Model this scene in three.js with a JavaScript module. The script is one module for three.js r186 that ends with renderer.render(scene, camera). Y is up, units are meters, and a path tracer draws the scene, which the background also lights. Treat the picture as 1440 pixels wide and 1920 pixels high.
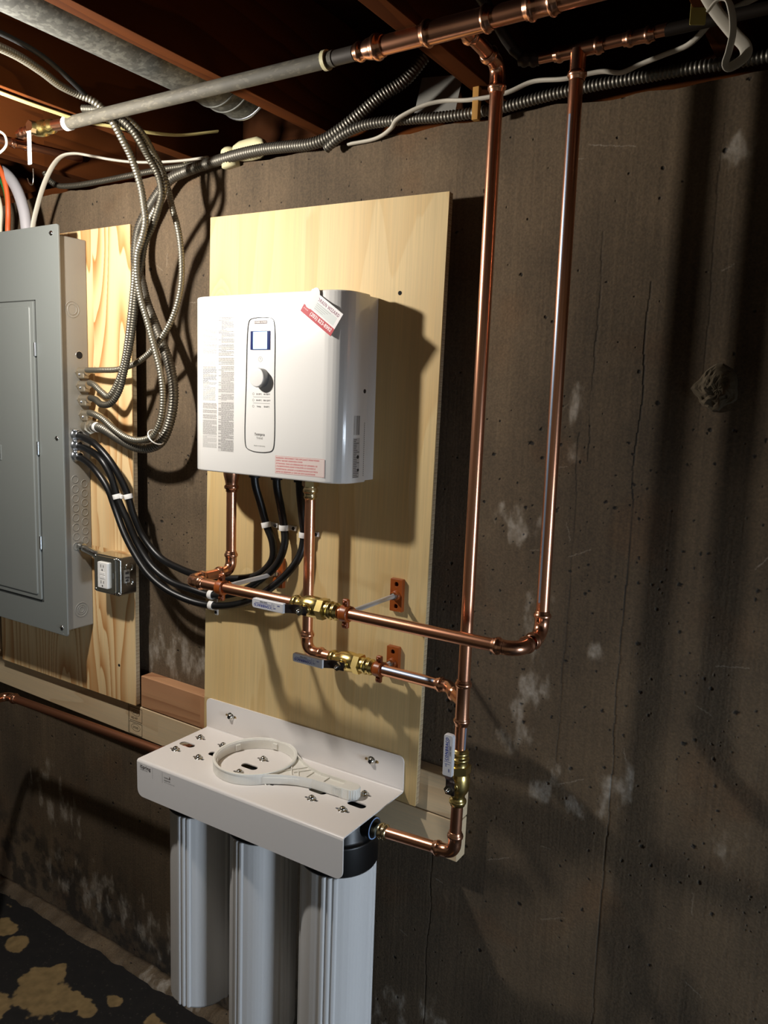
import * as THREE from 'three';
import { mergeGeometries, toCreasedNormals } from 'three/addons/utils/BufferGeometryUtils.js';
import { RoundedBoxGeometry } from 'three/addons/geometries/RoundedBoxGeometry.js';
import { RectAreaLightUniformsLib } from 'three/addons/lights/RectAreaLightUniformsLib.js';

// ---------------------------------------------------------------- camera, lights, exposure
const scene = new THREE.Scene();
scene.background = new THREE.Color(0x000000);
const camera = new THREE.PerspectiveCamera(66.64, 1440 / 1920, 0.05, 30);
camera.position.set(1.3471, 1.6471, 1.3882);
camera.rotation.set(-0.1423, 0.5633, 0.0341, 'YXZ');
const renderer = new THREE.WebGLRenderer({ antialias: true });
renderer.toneMapping = THREE.LinearToneMapping;
renderer.toneMappingExposure = 1.0;
renderer.shadowMap.enabled = true;
RectAreaLightUniformsLib.init();
const BULB = { at: [-0.135, 2.04, 0.68], colour: [1, 0.945, 0.87], candela: 3.4, radius: 0.026 };          // bare bulb under the joists, left of the frame
const PANE = { at: [4.79, 0.85, 1.15], colour: [0.74, 0.86, 1], level: 25, w: 0.75, h: 0.8 };          // frosted window with cool daylight in the far right wall

// ---------------------------------------------------------------- helpers
const V = (x, y, z) => new THREE.Vector3(x, y, z), VA = a => new THREE.Vector3(a[0], a[1], a[2]);
const X = V(1, 0, 0), Y = V(0, 1, 0), Z = V(0, 0, 1);
const used = {};
function numbered(n) { used[n] = (used[n] || 0) + 1; return used[n] === 1 ? n : `${n}_${String(used[n] - 1).padStart(3, '0')}`; }
function obj(name, geos, mat, parent) {
  const g = Array.isArray(geos) ? (geos.length > 1 ? mergeGeometries(geos.map(plain)) : geos[0]) : geos;
  const m = new THREE.Mesh(g, mat); m.name = parent ? name : numbered(name); (parent || scene).add(m); return m;
}
function plain(g) { const h = g.index ? g.toNonIndexed() : g.clone(); for (const k of Object.keys(h.attributes)) if (!['position', 'normal', 'uv'].includes(k)) h.deleteAttribute(k); return h; }
function thing(name, label, category, pos = [0, 0, 0], group) {
  const o = new THREE.Group(); o.name = numbered(name); o.position.set(...pos); scene.add(o);
  o.userData = { label, category }; if (group) o.userData.group = group; return o;
}
function tag(o, label, category, group) { o.userData = { label, category }; if (group) o.userData.group = group; return o; }
function struct(name, geos, mat, parent) { const o = obj(name, geos, mat, parent); o.userData.kind = 'structure'; return o; }
function rng(seed) { let s = seed >>> 0; return () => { s = (s + 0x6D2B79F5) | 0; let t = Math.imul(s ^ (s >>> 15), 1 | s); t = (t + Math.imul(t ^ (t >>> 7), 61 | t)) ^ t; return ((t ^ (t >>> 14)) >>> 0) / 4294967296; }; }
const hash = (x, y, s) => { let h = Math.imul(x, 374761393) + Math.imul(y, 668265263) + Math.imul(s, 1274126177); h = Math.imul(h ^ (h >>> 13), 1274126177); return ((h ^ (h >>> 16)) >>> 0) / 4294967296; };
function vn(x, y, s) {
  const xi = Math.floor(x), yi = Math.floor(y), fx = x - xi, fy = y - yi, u = fx * fx * (3 - 2 * fx), v = fy * fy * (3 - 2 * fy);
  const a = hash(xi, yi, s), b = hash(xi + 1, yi, s), c = hash(xi, yi + 1, s), d = hash(xi + 1, yi + 1, s);
  return a + (b - a) * u + (c - a) * v + (a - b - c + d) * u * v;
}
function fbm(x, y, s, o = 4) { let t = 0, a = 0.5, n = 0; for (let i = 0; i < o; i++) { t += a * vn(x, y, s + i * 17); n += a; a *= 0.5; x *= 2.03; y *= 2.03; } return t / n; }
const mix = (a, b, t) => a + (b - a) * t, sat = t => Math.min(1, Math.max(0, t)), ss = (a, b, t) => { t = sat((t - a) / (b - a)); return t * t * (3 - 2 * t); };
function dataTex(w, h, fn, srgb = true) {                                  // fn(u, v) -> [r, g, b] in 0..255, v upward
  const d = new Uint8Array(w * h * 4);
  for (let j = 0; j < h; j++) for (let i = 0; i < w; i++) {
    const c = fn((i + 0.5) / w, (j + 0.5) / h), k = (j * w + i) * 4;
    d[k] = Math.max(0, Math.min(255, c[0])); d[k + 1] = Math.max(0, Math.min(255, c[1])); d[k + 2] = Math.max(0, Math.min(255, c[2])); d[k + 3] = 255;
  }
  const t = new THREE.DataTexture(d, w, h); t.magFilter = THREE.LinearFilter; t.minFilter = THREE.LinearFilter; t.wrapS = t.wrapT = THREE.RepeatWrapping;
  if (srgb) t.colorSpace = THREE.SRGBColorSpace; t.needsUpdate = true; return t;
}
function canvasTex(w, h, draw) {
  const c = document.createElement('canvas'); c.width = w; c.height = h; const g = c.getContext('2d'); draw(g, w, h);
  const t = new THREE.CanvasTexture(c); t.colorSpace = THREE.SRGBColorSpace; return t;
}
const M = (hex, rough, metal = 0, more = {}) => new THREE.MeshPhysicalMaterial({ color: hex, roughness: rough, metalness: metal, ...more });

// swept tube with parallel-transported frame; radius may be a function of (arc length, index); flat = [half width, half height]
function sweep(pts, radius, segs = 12, { caps = true, flat = null, normal = null } = {}) {
  const n = pts.length, T = pts.map((p, i) => pts[Math.min(i + 1, n - 1)].clone().sub(pts[Math.max(i - 1, 0)]).normalize());
  let N = normal ? normal.clone() : (Math.abs(T[0].y) < 0.9 ? Y.clone() : X.clone());
  const pos = [], nor = [], uv = [], idx = []; let s = 0;
  const ring = [];
  for (let i = 0; i < n; i++) {
    if (i) s += pts[i].distanceTo(pts[i - 1]);
    N = N.clone().sub(T[i].clone().multiplyScalar(N.dot(T[i]))).normalize();
    const B = T[i].clone().cross(N), r = typeof radius === 'function' ? radius(s, i) : radius;
    ring.push([pts[i], N, B, r]);
    for (let k = 0; k <= segs; k++) {
      const a = k / segs * Math.PI * 2, cx = Math.cos(a), sy = Math.sin(a), fx = flat ? flat[0] / flat[1] : 1;
      const d = N.clone().multiplyScalar(cx).add(B.clone().multiplyScalar(sy * fx));
      const q = pts[i].clone().addScaledVector(d, r); pos.push(q.x, q.y, q.z);
      const e = N.clone().multiplyScalar(cx).add(B.clone().multiplyScalar(sy / fx)).normalize(); nor.push(e.x, e.y, e.z);
      uv.push(k / segs, s);
    }
  }
  for (let i = 0; i < n - 1; i++) for (let k = 0; k < segs; k++) { const a = i * (segs + 1) + k, b = a + segs + 1; idx.push(a, a + 1, b, b, a + 1, b + 1); }
  if (caps) for (const e of [0, n - 1]) {
    const c = pos.length / 3, d = e ? T[n - 1] : T[0].clone().negate(); pos.push(pts[e].x, pts[e].y, pts[e].z); nor.push(d.x, d.y, d.z); uv.push(0.5, 0);
    for (let k = 0; k <= segs; k++) { const o = (e * (segs + 1) + k) * 3; pos.push(pos[o], pos[o + 1], pos[o + 2]); nor.push(d.x, d.y, d.z); uv.push(0, 0); }
    for (let k = 0; k < segs; k++) e ? idx.push(c, c + 1 + k, c + 2 + k) : idx.push(c, c + 2 + k, c + 1 + k);
  }
  const g = new THREE.BufferGeometry();
  g.setAttribute('position', new THREE.Float32BufferAttribute(pos, 3)); g.setAttribute('normal', new THREE.Float32BufferAttribute(nor, 3)); g.setAttribute('uv', new THREE.Float32BufferAttribute(uv, 2)); g.setIndex(idx);
  return g;
}
function spline(list, n) { return new THREE.CatmullRomCurve3(list.map(VA), false, 'centripetal').getSpacedPoints(n); }
function corrugated(list, r, pitch, depth, segs = 12) {                    // flexible conduit / armoured cable with real ribs
  const c = new THREE.CatmullRomCurve3(list.map(VA), false, 'centripetal'), L = c.getLength(), n = Math.ceil(L / pitch * 5), pts = c.getSpacedPoints(n), k = L / n;
  const g = sweep(pts, (s, i) => r - depth * [0, 0.06, 0.55, 1, 0.55][i % 5], segs);
  g.computeVertexNormals(); return g;
}
const turn = (g, d, p) => { g.applyQuaternion(new THREE.Quaternion().setFromUnitVectors(Y, VA(d).normalize())); g.translate(p[0], p[1], p[2]); return g; };
const lathe = (prof, p, d, segs = 24) => turn(new THREE.LatheGeometry(prof.map(q => new THREE.Vector2(q[0], q[1])), segs), d, p);   // prof [radius, height]
const cyl = (a, b, r, segs = 20) => { const A = VA(a), B = VA(b), D = B.clone().sub(A), L = D.length(), g = new THREE.CylinderGeometry(r, r, L, segs); g.translate(0, L / 2, 0); return turn(g, D.toArray(), a); };
const hex = (a, b, r) => { const g = cyl(a, b, r, 6); const h = g.toNonIndexed(); h.computeVertexNormals(); return h; };
const box = (w, h, d, x, y, z, r = 0) => { const g = r ? new RoundedBoxGeometry(w, h, d, 3, r) : new THREE.BoxGeometry(w, h, d); g.translate(x, y, z); return g; };
function plank(w, h, d, x, y, z, along = 1, bev = 0.0012, ox = 0) {         // timber; uv in metres, v along the grain
  const g = bev ? new RoundedBoxGeometry(w, h, d, 1, bev) : new THREE.BoxGeometry(w, h, d), P = g.attributes.position, Nn = g.attributes.normal, uv = [];
  for (let i = 0; i < P.count; i++) {
    const p = [P.getX(i), P.getY(i), P.getZ(i)], n = [Math.abs(Nn.getX(i)), Math.abs(Nn.getY(i)), Math.abs(Nn.getZ(i))], face = n.indexOf(Math.max(...n));
    const rest = [0, 1, 2].filter(a => a !== along && a !== face);
    face === along ? uv.push(p[(along + 1) % 3] * 1.0 + 0.13 + ox, p[(along + 2) % 3] * 0.2 + 0.3) : uv.push(p[rest[0]] + 0.5 * face + ox, p[along] + ox * 1.7);
  }
  g.setAttribute('uv', new THREE.Float32BufferAttribute(uv, 2)); g.translate(x, y, z); return g;
}
function shapeXY(pts) { const s = new THREE.Shape(); pts.forEach((p, i) => i ? s.lineTo(p[0], p[1]) : s.moveTo(p[0], p[1])); s.closePath(); return s; }
function rrect(x0, y0, x1, y1, r, S = THREE.Shape) {
  const q = Array.isArray(r) ? r : [r, r, r, r], s = new S();               // corner order: bl, br, tr, tl
  s.moveTo(x0 + q[0], y0); s.lineTo(x1 - q[1], y0); if (q[1]) s.quadraticCurveTo(x1, y0, x1, y0 + q[1]);
  s.lineTo(x1, y1 - q[2]); if (q[2]) s.quadraticCurveTo(x1, y1, x1 - q[2], y1); s.lineTo(x0 + q[3], y1); if (q[3]) s.quadraticCurveTo(x0, y1, x0, y1 - q[3]);
  s.lineTo(x0, y0 + q[0]); if (q[0]) s.quadraticCurveTo(x0, y0, x0 + q[0], y0); return s;
}
const ext = (s, depth, bevel = 0, seg = 2, curve = 8) => new THREE.ExtrudeGeometry(s, { depth, bevelEnabled: bevel > 0, bevelThickness: bevel, bevelSize: bevel, bevelOffset: -bevel, bevelSegments: seg, curveSegments: curve });
function decal(name, w, h, x, y, z, tex, parent, rough = 0.5) {              // flat print lying on a surface
  const g = new THREE.PlaneGeometry(w, h); g.translate(x, y, z);
  return obj(name, g, new THREE.MeshStandardMaterial({ map: tex, roughness: rough, transparent: true }), parent);
}

// ---------------------------------------------------------------- surface textures
const WX0 = -1.3, WXW = 3.2, WYH = 2.24;                                     // piece of the wall that the concrete texture covers, metres
const bloom = [[0.812, 1.12, 0.016, 0.12], [0.85, 1.1, 0.018, 0.13], [0.83, 1.05, 0.035, 0.1], [0.85, 0.985, 0.04, 0.045], [0.93, 0.89, 0.03, 0.015], [0.87, 0.9, 0.03, 0.03], [1.0, 0.955, 0.022, 0.045], [1.2, 0.915, 0.025, 0.035], [0.79, 0.985, 0.03, 0.02], [-0.15, 0.98, 0.1, 0.07], [0.53, 0.22, 0.13, 0.1], [0.62, 0.26, 0.06, 0.05],
  [-0.75, 0.42, 0.07, 0.05], [-0.66, 0.36, 0.07, 0.05], [-0.45, 0.14, 0.25, 0.06], [-0.1, 0.1, 0.25, 0.05], [0.78, 1.42, 0.04, 0.03], [0.88, 1.63, 0.02, 0.05], [1.12, 2.06, 0.025, 0.03], [0.94, 1.2, 0.015, 0.02]];
const scratches = []; { const R = rng(41); for (let i = 0; i < 70; i++) { const x = -0.3 + R() * 1.7, y = 0.3 + R() * 1.8, a = (R() - 0.5) * 1.2 + (R() < 0.3 ? 1.4 : 0), l = 0.015 + R() * R() * 0.09; scratches.push([x, y, x + Math.cos(a) * l, y + Math.sin(a) * l, 0.25 + R() * 0.6]); } }
const pits = {}; { const R = rng(7); for (let i = 0; i < 7000; i++) { const x = WX0 + R() * WXW, y = R() * WYH, dense = (x > 0.62 && y > 0.75 && y < 1.62) ? 1 : (x < 0.05 && x > -0.3 && y > 1.05 && y < 1.5) ? 0.9 : 0.2; if (R() > dense) continue; const r = 0.0009 + R() ** 4 * 0.0036, k = `${Math.floor(x / 0.02)},${Math.floor(y / 0.02)}`; (pits[k] = pits[k] || []).push([x, y, r, 0.5 + R() * 1.1]); } }
const W1 = 2048, H1 = 1434, marks = new Float32Array(W1 * H1), dent = new Float32Array(W1 * H1);
for (const [x0, y0, x1, y1, a] of scratches) for (let t = 0; t <= 1; t += 0.004) { const i = Math.round((mix(x0, x1, t) + 0.003 * vn(t * 6, x0 * 50, 3) - WX0) / WXW * W1), j = Math.round((mix(y0, y1, t) + 0.002 * vn(t * 9, y0 * 50, 5)) / WYH * H1); if (i >= 0 && i < W1 && j >= 0 && j < H1) marks[j * W1 + i] = Math.max(marks[j * W1 + i], a * (0.4 + 0.6 * vn(t * 20, x0, 8))); }
for (const [cx, y0, y1, s, w] of [[0.987, 0.3, 1.86, 9, 1], [0.884, 0.95, 1.6, 23, 0.5], [0.9, 1.55, 1.95, 31, 0.5], [1.085, 1.6, 2.1, 37, 0.35], [0.62, 0.2, 0.7, 51, 0.8], [-0.27, 0.1, 0.62, 77, 0.35]]) for (let y = y0; y < y1; y += 0.0006) { const x = cx + 0.012 * (fbm(y * 9, 1, s, 3) - 0.5), i = Math.round((x - WX0) / WXW * W1), j = Math.round(y / WYH * H1), d = w * (0.35 + 0.65 * vn(y * 30, 2, s)); if (j < H1) for (const o of [0, 1]) dent[j * W1 + i + o] = Math.max(dent[j * W1 + i + o], d * (o ? 0.5 : 1)); }
function concreteAt(u, v) {
  const x = WX0 + u * WXW, y = v * WYH;
  const streak = fbm(x * 260, y * 5, 11, 3), fine = fbm(x * 420, y * 420, 5, 3), blotch = fbm(x * 3.2, y * 2.4, 21, 4), cloud = fbm(x * 11, y * 8, 61, 4), band = fbm(x * 16, y * 0.7, 91, 3);
  let L = 0.94 + (streak - 0.5) * 0.15 + (fine - 0.5) * 0.34 + (blotch - 0.5) * 0.44 + (cloud - 0.5) * 0.30 + (band - 0.5) * 0.12, h = 0.6 + (fine - 0.5) * 0.10 + (cloud - 0.5) * 0.12 + (streak - 0.5) * 0.06;
  const rust = ss(0.62, 0.8, fbm(x * 6, y * 7, 131, 3)) * 0.3;
  let W = 0;
  for (const b of bloom) { const dx = (x - b[0]) / b[2], dy = (y - b[1]) / b[3], q = dx * dx + dy * dy; if (q < 4) W = Math.max(W, (1 - q / 4) * 1.15); }
  W = W > 0 ? ss(0.5, 1.0, W * 0.6 + (fbm(x * 46, y * 20, 171, 5) - 0.5) * 1.7) * (0.45 + 0.9 * fbm(x * 150, y * 120, 181, 3)) : 0;
  const damp = ss(0.30, 0.02, y + (fbm(x * 7, y * 5, 201, 4) - 0.5) * 0.4) * (x < 0.35 ? 1 : 0.35);
  L *= 1 - 0.45 * damp * ss(0.35, 0.65, fbm(x * 30, y * 30, 231, 4));
  const i = Math.min(W1 - 1, Math.floor(u * W1)), j = Math.min(H1 - 1, Math.floor(v * H1)), m = marks[j * W1 + i], d = dent[j * W1 + i];
  let pit = 0; const kx = Math.floor(x / 0.02), ky = Math.floor(y / 0.02);
  for (let a = -1; a < 2; a++) for (let b = -1; b < 2; b++) for (const p of pits[`${kx + a},${ky + b}`] || []) { const q = Math.hypot((x - p[0]) / p[3], y - p[1]) + (fine - 0.5) * 0.0036; if (q < p[2]) pit = Math.max(pit, ss(p[2], p[2] * 0.45, q)); }
  h -= 0.55 * pit + 0.35 * d;
  L *= (1 - 0.62 * pit) * (1 - 0.6 * d);
  let c = [97 * L, 81.5 * L, 62.5 * L];
  c = [mix(c[0], 100 * L, rust), mix(c[1], 70 * L, rust), mix(c[2], 44 * L, rust)];
  const wv = Math.max(W * 0.5, m * 0.5); c = [mix(c[0], 205, wv), mix(c[1], 200, wv), mix(c[2], 192, wv)];
  return [c, h + W * 0.05];
}
const bumpBuf = new Uint8Array(W1 * H1);
const concreteMap = dataTex(W1, H1, (u, v) => { const [c, h] = concreteAt(u, v); bumpBuf[Math.floor(v * H1) * W1 + Math.floor(u * W1)] = sat(h) * 255; return c; });
const concreteBump = dataTex(W1, H1, (u, v) => { const b = bumpBuf[Math.floor(v * H1) * W1 + Math.floor(u * W1)]; return [b, b, b]; }, false);
for (const t of [concreteMap, concreteBump]) { t.repeat.set(1 / WXW, 1 / WYH); t.offset.set(-WX0 / WXW, 0); }
const concrete = new THREE.MeshStandardMaterial({ map: concreteMap, bumpMap: concreteBump, bumpScale: 0.006, roughness: 0.93 });
const concreteBroken = new THREE.MeshStandardMaterial({ color: 0x584d3c, roughness: 0.95 });
const roughConcrete = new THREE.MeshStandardMaterial({ color: 0x5a5040, roughness: 0.95 });

const paintedWall = new THREE.MeshStandardMaterial({ color: 0x8d8370, roughness: 0.9 });
// wood: tile 0.64 m across the grain, 1.28 m along it
function woodTex(seed, light, dark, o = {}) {
  const { rings = 16, fig = 0.5, contrast = 1, fineAmt = 0.35, knots = [], sharp = 2.2 } = o;
  return dataTex(512, 1024, (u, v) => {
    const x = u * 0.64, y = v * 1.28;
    let w = x * rings + (fbm(x * 4.2, y * 0.55, seed, 3) - 0.5) * 26 * fig + (fbm(x * 14, y * 1.6, seed + 5, 3) - 0.5) * 3.4 * fig + (vn(x * 60, y * 5, seed + 7) - 0.5) * 0.25, kn = 0;
    for (const [kx, ky, kr] of knots) { const d = Math.hypot(x - kx, (y - ky) * 0.6); w += 1.6 * Math.exp(-d * d / (kr * kr * 5)) * 3; kn = Math.max(kn, ss(kr, kr * 0.3, d)); }
    const ph = w - Math.floor(w), late = Math.pow(ph, sharp) * (ph > 0.96 ? (1 - ph) / 0.04 : 1);
    const fib = fbm(x * 420, y * 9, seed + 9, 3) - 0.5, tone = fbm(x * 5, y * 1.1, seed + 13, 3) - 0.5;
    let t = sat(late * contrast * (0.55 + 0.9 * fbm(x * 4, y * 1.5, seed + 17, 2)) + fib * fineAmt + tone * 0.35 * contrast); t = sat(t + kn * 0.8);
    const b = 1 + tone * 0.10 + fib * 0.12;
    return [mix(light[0], dark[0], t) * b, mix(light[1], dark[1], t) * b, mix(light[2], dark[2], t) * b];
  });
}
function woodMat(tex, rough = 0.7) { tex.repeat.set(1 / 0.64, 1 / 1.28); return new THREE.MeshStandardMaterial({ map: tex, roughness: rough }); }
const palePly = woodMat(woodTex(3, [212, 186, 134], [194, 157, 98], { rings: 3, fig: 0.26, contrast: 0.4, fineAmt: 0.3, knots: [[0.40, 0.93, 0.012], [0.5, 0.3, 0.008]], sharp: 1.6 }), 0.62);
const pinePly = woodMat(woodTex(51, [230, 200, 150], [174, 114, 58], { rings: 13, fig: 0.75, contrast: 0.8, fineAmt: 0.25, sharp: 2.4 }), 0.6);
const redLumber = woodMat(woodTex(71, [190, 142, 102], [142, 92, 60], { rings: 8, fig: 0.5, contrast: 0.6, knots: [[0.2, 0.7, 0.02], [0.3, 1.05, 0.012]] }), 0.75);
const whiteLumber = woodMat(woodTex(81, [218, 196, 160], [190, 156, 116], { rings: 6, fig: 0.4, contrast: 0.4 }), 0.75);
const matteWood = tex => { tex.repeat.set(1 / 0.64, 1 / 1.28); return new THREE.MeshPhysicalMaterial({ map: tex, roughness: 1, specularIntensity: 0.1 }); };
const oldWood = matteWood(woodTex(91, [88, 47, 20], [58, 29, 12], { rings: 14, fig: 0.4, contrast: 0.6 }), 0.8);

const deckWood = matteWood(woodTex(191, [58, 33, 18], [40, 21, 11], { rings: 10, fig: 0.4, contrast: 0.5 }), 0.85);
const edgePly = woodMat(woodTex(97, [190, 172, 140], [120, 92, 62], { rings: 300, fig: 0.02, contrast: 0.9 }), 0.8);
const shimWood = woodMat(woodTex(101, [190, 140, 64], [140, 92, 36], { rings: 60, fig: 0.2, contrast: 0.6 }), 0.75);

// metals and plastics
const copper = new THREE.MeshPhysicalMaterial({ color: new THREE.Color().setRGB(0.74, 0.36, 0.22), metalness: 1, roughness: 0.28 });
const oldCopper = new THREE.MeshPhysicalMaterial({ color: new THREE.Color().setRGB(0.36, 0.16, 0.09), metalness: 1, roughness: 0.5 });
const fittingCopper = new THREE.MeshPhysicalMaterial({ color: new THREE.Color().setRGB(0.78, 0.40, 0.25), metalness: 1, roughness: 0.24 });
const brass = new THREE.MeshPhysicalMaterial({ color: new THREE.Color().setRGB(0.74, 0.58, 0.22), metalness: 1, roughness: 0.26 });
const paleBrass = new THREE.MeshPhysicalMaterial({ color: new THREE.Color().setRGB(0.78, 0.66, 0.40), metalness: 1, roughness: 0.22 });
const steel = M(0xc4c4c0, 0.2, 1), zinc = M(0xc8ccd2, 0.3, 1), rodSteel = M(0xd2d3d6, 0.4, 0.55), darkHole = M(0x060606, 0.9), black = M(0x0b0b0c, 0.38), blackMatte = M(0x0d0d0e, 0.6);
const armour = M(0x8f8a7c, 0.42, 0.85), armourDark = M(0x5e5a50, 0.5, 0.8), flexMetal = M(0x77736a, 0.45, 0.85);
const galv = new THREE.MeshStandardMaterial({ map: dataTex(512, 512, (u, v) => { const c = fbm(u * 70, v * 70, 311, 2) > 0.55 ? 1.15 : 0.93, n = (0.75 + 0.5 * fbm(u * 24, v * 22, 321, 4)) * c * (0.9 + 0.2 * fbm(u * 200, v * 200, 331, 2)); return [84 * n, 84 * n, 79 * n]; }), roughness: 0.6, metalness: 0.5 }); galv.map.repeat.set(1, 2);
const greyPipe = new THREE.MeshStandardMaterial({ map: dataTex(128, 512, (u, v) => { const n = 0.85 + 0.3 * fbm(u * 6, v * 30, 341, 4) + (fbm(u * 20, v * 60, 343, 3) > 0.66 ? 0.2 : 0); return [70 * n, 66 * n, 56 * n]; }), roughness: 0.75 });
const panelGrey = M(0x787c79, 0.42), boxGrey = M(0x827f77, 0.5), whiteEnamel = M(0xe9e7e3, 0.22, 0, { clearcoat: 0.5, clearcoatRoughness: 0.12 }), shelfWhite = M(0xefeae6, 0.34), sumpWhite = M(0xdedddc, 0.55), wrenchWhite = M(0xf0eee6, 0.5);
const whitePlastic = M(0xe8e6e2, 0.45), nmWhite = M(0xb9b2a3, 0.6), leverVinyl = M(0xd6d5d8, 0.4), clampPaint = M(0x93491b, 0.36), yellowTag = M(0xc7b866, 0.6), cream = M(0xcfc8a0, 0.35), grooveGrey = M(0x3f3c3b, 0.6);
const paleStripe = M(0x8e9bb0, 0.35, 0.5);

// ---------------------------------------------------------------- the room
{
  const top = []; for (let x = 4.9; x >= -2.8; x -= 0.02) top.push([x, 2.171 + (fbm(x * 5, 3, 401, 4) - 0.5) * 0.022 + (fbm(x * 30, 7, 403, 2) - 0.5) * 0.008]);
  const g = ext(shapeXY([[-2.8, -0.1], [4.9, -0.1], ...top]), 0.25); g.translate(0, 0, -0.25);
  const wall = struct('wall_back', g, concrete);
  struct('sill_plate', plank(7.6, 0.04, 0.16, 1.05, 2.19, -0.125, 0, 0.002), oldWood, wall);
  struct('rim_joist', plank(7.6, 0.235, 0.038, 1.05, 2.3275, -0.215, 0, 0.002), deckWood, wall);
  const R = rng(77), pp = [], ix = [], n = 26, rings = 9;                    // broken lump where a tie was knocked out of the concrete
  for (let r = 0; r <= rings; r++) for (let k = 0; k < n; k++) { const a = k / n * 6.283, q = r / rings, out = 0.036 * (0.8 + 0.45 * vn(Math.cos(a) * 2 + 5, Math.sin(a) * 2 + 5, 9)); pp.push(1.111 + Math.cos(a) * out * q, 1.684 + Math.sin(a) * out * q, r === rings ? -0.003 : 0.002 + (0.011 * Math.sin(q * 3.1) * vn(Math.cos(a) * q * 5 + 9, Math.sin(a) * q * 5 + 9, 12) + 0.003 * R()) * (r ? 1 : 0.2)); }
  for (let r = 0; r < rings; r++) for (let k = 0; k < n; k++) { const a = r * n + k, b = r * n + (k + 1) % n; ix.push(a, a + n, b, b, a + n, b + n); }
  const sg = new THREE.BufferGeometry(); sg.setAttribute('position', new THREE.Float32BufferAttribute(pp, 3)); sg.setAttribute('uv', new THREE.Float32BufferAttribute(pp.flatMap((_, i) => i % 3 === 2 ? [] : [pp[i]]), 2)); sg.setIndex(ix); const sf = sg.toNonIndexed(); sf.computeVertexNormals();
  struct('broken_patch', sf, concreteBroken, wall);

  const blobs = [[-0.43, 0.24, 0.10], [-0.5, 0.21, 0.06], [-0.36, 0.21, 0.05], [-0.47, 0.16, 0.04], [-0.285, 0.205, 0.03], [-0.25, 0.14, 0.02], [-0.06, 0.15, 0.06], [-0.12, 0.135, 0.03], [-0.78, 0.14, 0.05], [-0.68, 0.16, 0.04], [-0.5, 0.36, 0.09], [-0.2, 0.45, 0.12], [-0.75, 0.5, 0.15], [0.3, 0.6, 0.15], [0.9, 0.7, 0.2]];
  const floorMap = dataTex(1024, 512, (u, v) => {
    const x = -1.4 + u * 3, z = v * 1.5; let d = 0; for (const b of blobs) d = Math.max(d, 1 - Math.hypot(x - b[0], (z - b[1]) * 1.15) / (b[2] * 1.6));
    const t = ss(0.42, 0.5, d + (fbm(x * 14, z * 14, 501, 5) - 0.5) * 1.25), n = fbm(x * 60, z * 60, 511, 4), s = fbm(x * 300, z * 300, 521, 2) > 0.83 ? 0.6 : 0;
    const k = [15 + 14 * n + s * 70, 13 + 12 * n + s * 66, 12 + 10 * n + s * 58], c = [112 + 44 * n, 92 + 38 * n, 58 + 28 * n]; return [mix(k[0], c[0], t), mix(k[1], c[1], t), mix(k[2], c[2], t)];
  });
  floorMap.repeat.set(1 / 3, 1 / 1.5); floorMap.offset.set(1.4 / 3, 0);
  const fg = new THREE.BoxGeometry(7.7, 0.1, 4.5); { const P = fg.attributes.position, uv = []; for (let i = 0; i < P.count; i++) uv.push(P.getX(i) + 1.05, P.getZ(i) + 2.25); fg.setAttribute('uv', new THREE.Float32BufferAttribute(uv, 2)); } fg.translate(1.05, -0.05, 2.25);
  const floor = struct('floor', fg, new THREE.MeshStandardMaterial({ map: floorMap, roughness: 0.75 }));
  const cove = []; { const sec = [[0, -0.004], [0, 0.014], [0.012, 0.016], [0.03, 0.012], [0.043, 0.005], [0.046, -0.004]], pos = [], idx = [], N = 700; for (let i = 0; i <= N; i++) { const x = -2.7 + i * 7.5 / N; sec.forEach(([z, y], k) => pos.push(x, y + (k > 0 && k < 5 ? (fbm(x * 40, k * 3, 531, 4) - 0.5) * 0.014 : 0), z + (k > 2 ? (fbm(x * 24, 1, 533, 5) - 0.5) * 0.02 : 0))); } for (let i = 0; i < N; i++) for (let k = 0; k < 5; k++) { const a = i * 6 + k; idx.push(a, a + 1, a + 6, a + 6, a + 1, a + 7); } const cg = new THREE.BufferGeometry(); cg.setAttribute('position', new THREE.Float32BufferAttribute(pos, 3)); cg.setAttribute('uv', new THREE.Float32BufferAttribute(pos.map((q, i) => i % 3 === 1 ? pos[i + 1] * 1.5 + 0.9 : q).filter((q, i) => i % 3 < 2), 2)); cg.setIndex(idx); cg.computeVertexNormals(); cove.push(cg); }
  struct('trim_1', cove, concrete);
  for (const [n, w, h, d, x, y, z] of [['wall_left', 0.12, 2.6, 4.5, -2.76, 1.2, 2.25], ['wall_right', 0.12, 2.6, 4.5, 4.86, 1.2, 2.25], ['wall_front', 7.7, 2.6, 0.12, 1.05, 1.2, 3.5]]) struct(n, new THREE.BoxGeometry(w, h, d).translate(x, y, z), paintedWall);
  struct('added_light_blocker', box(0.12, 1.22, 1.7, 2.62, 1.835, 0.85), paintedWall);                       // unseen box right of the frame, added to keep the window's light low
  const ceil = struct('ceiling', plank(7.7, 0.04, 4.9, 1.05, 2.465, 2.1, 0, 0), deckWood);
  for (let k = -5; k < 4; k++) struct('joist', plank(0.038, 0.235, 4.55, 0.2645 + k * 0.4064, 2.3275, 2.08, 2, 0.0015, k * 0.17), oldWood, ceil);
}
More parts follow.
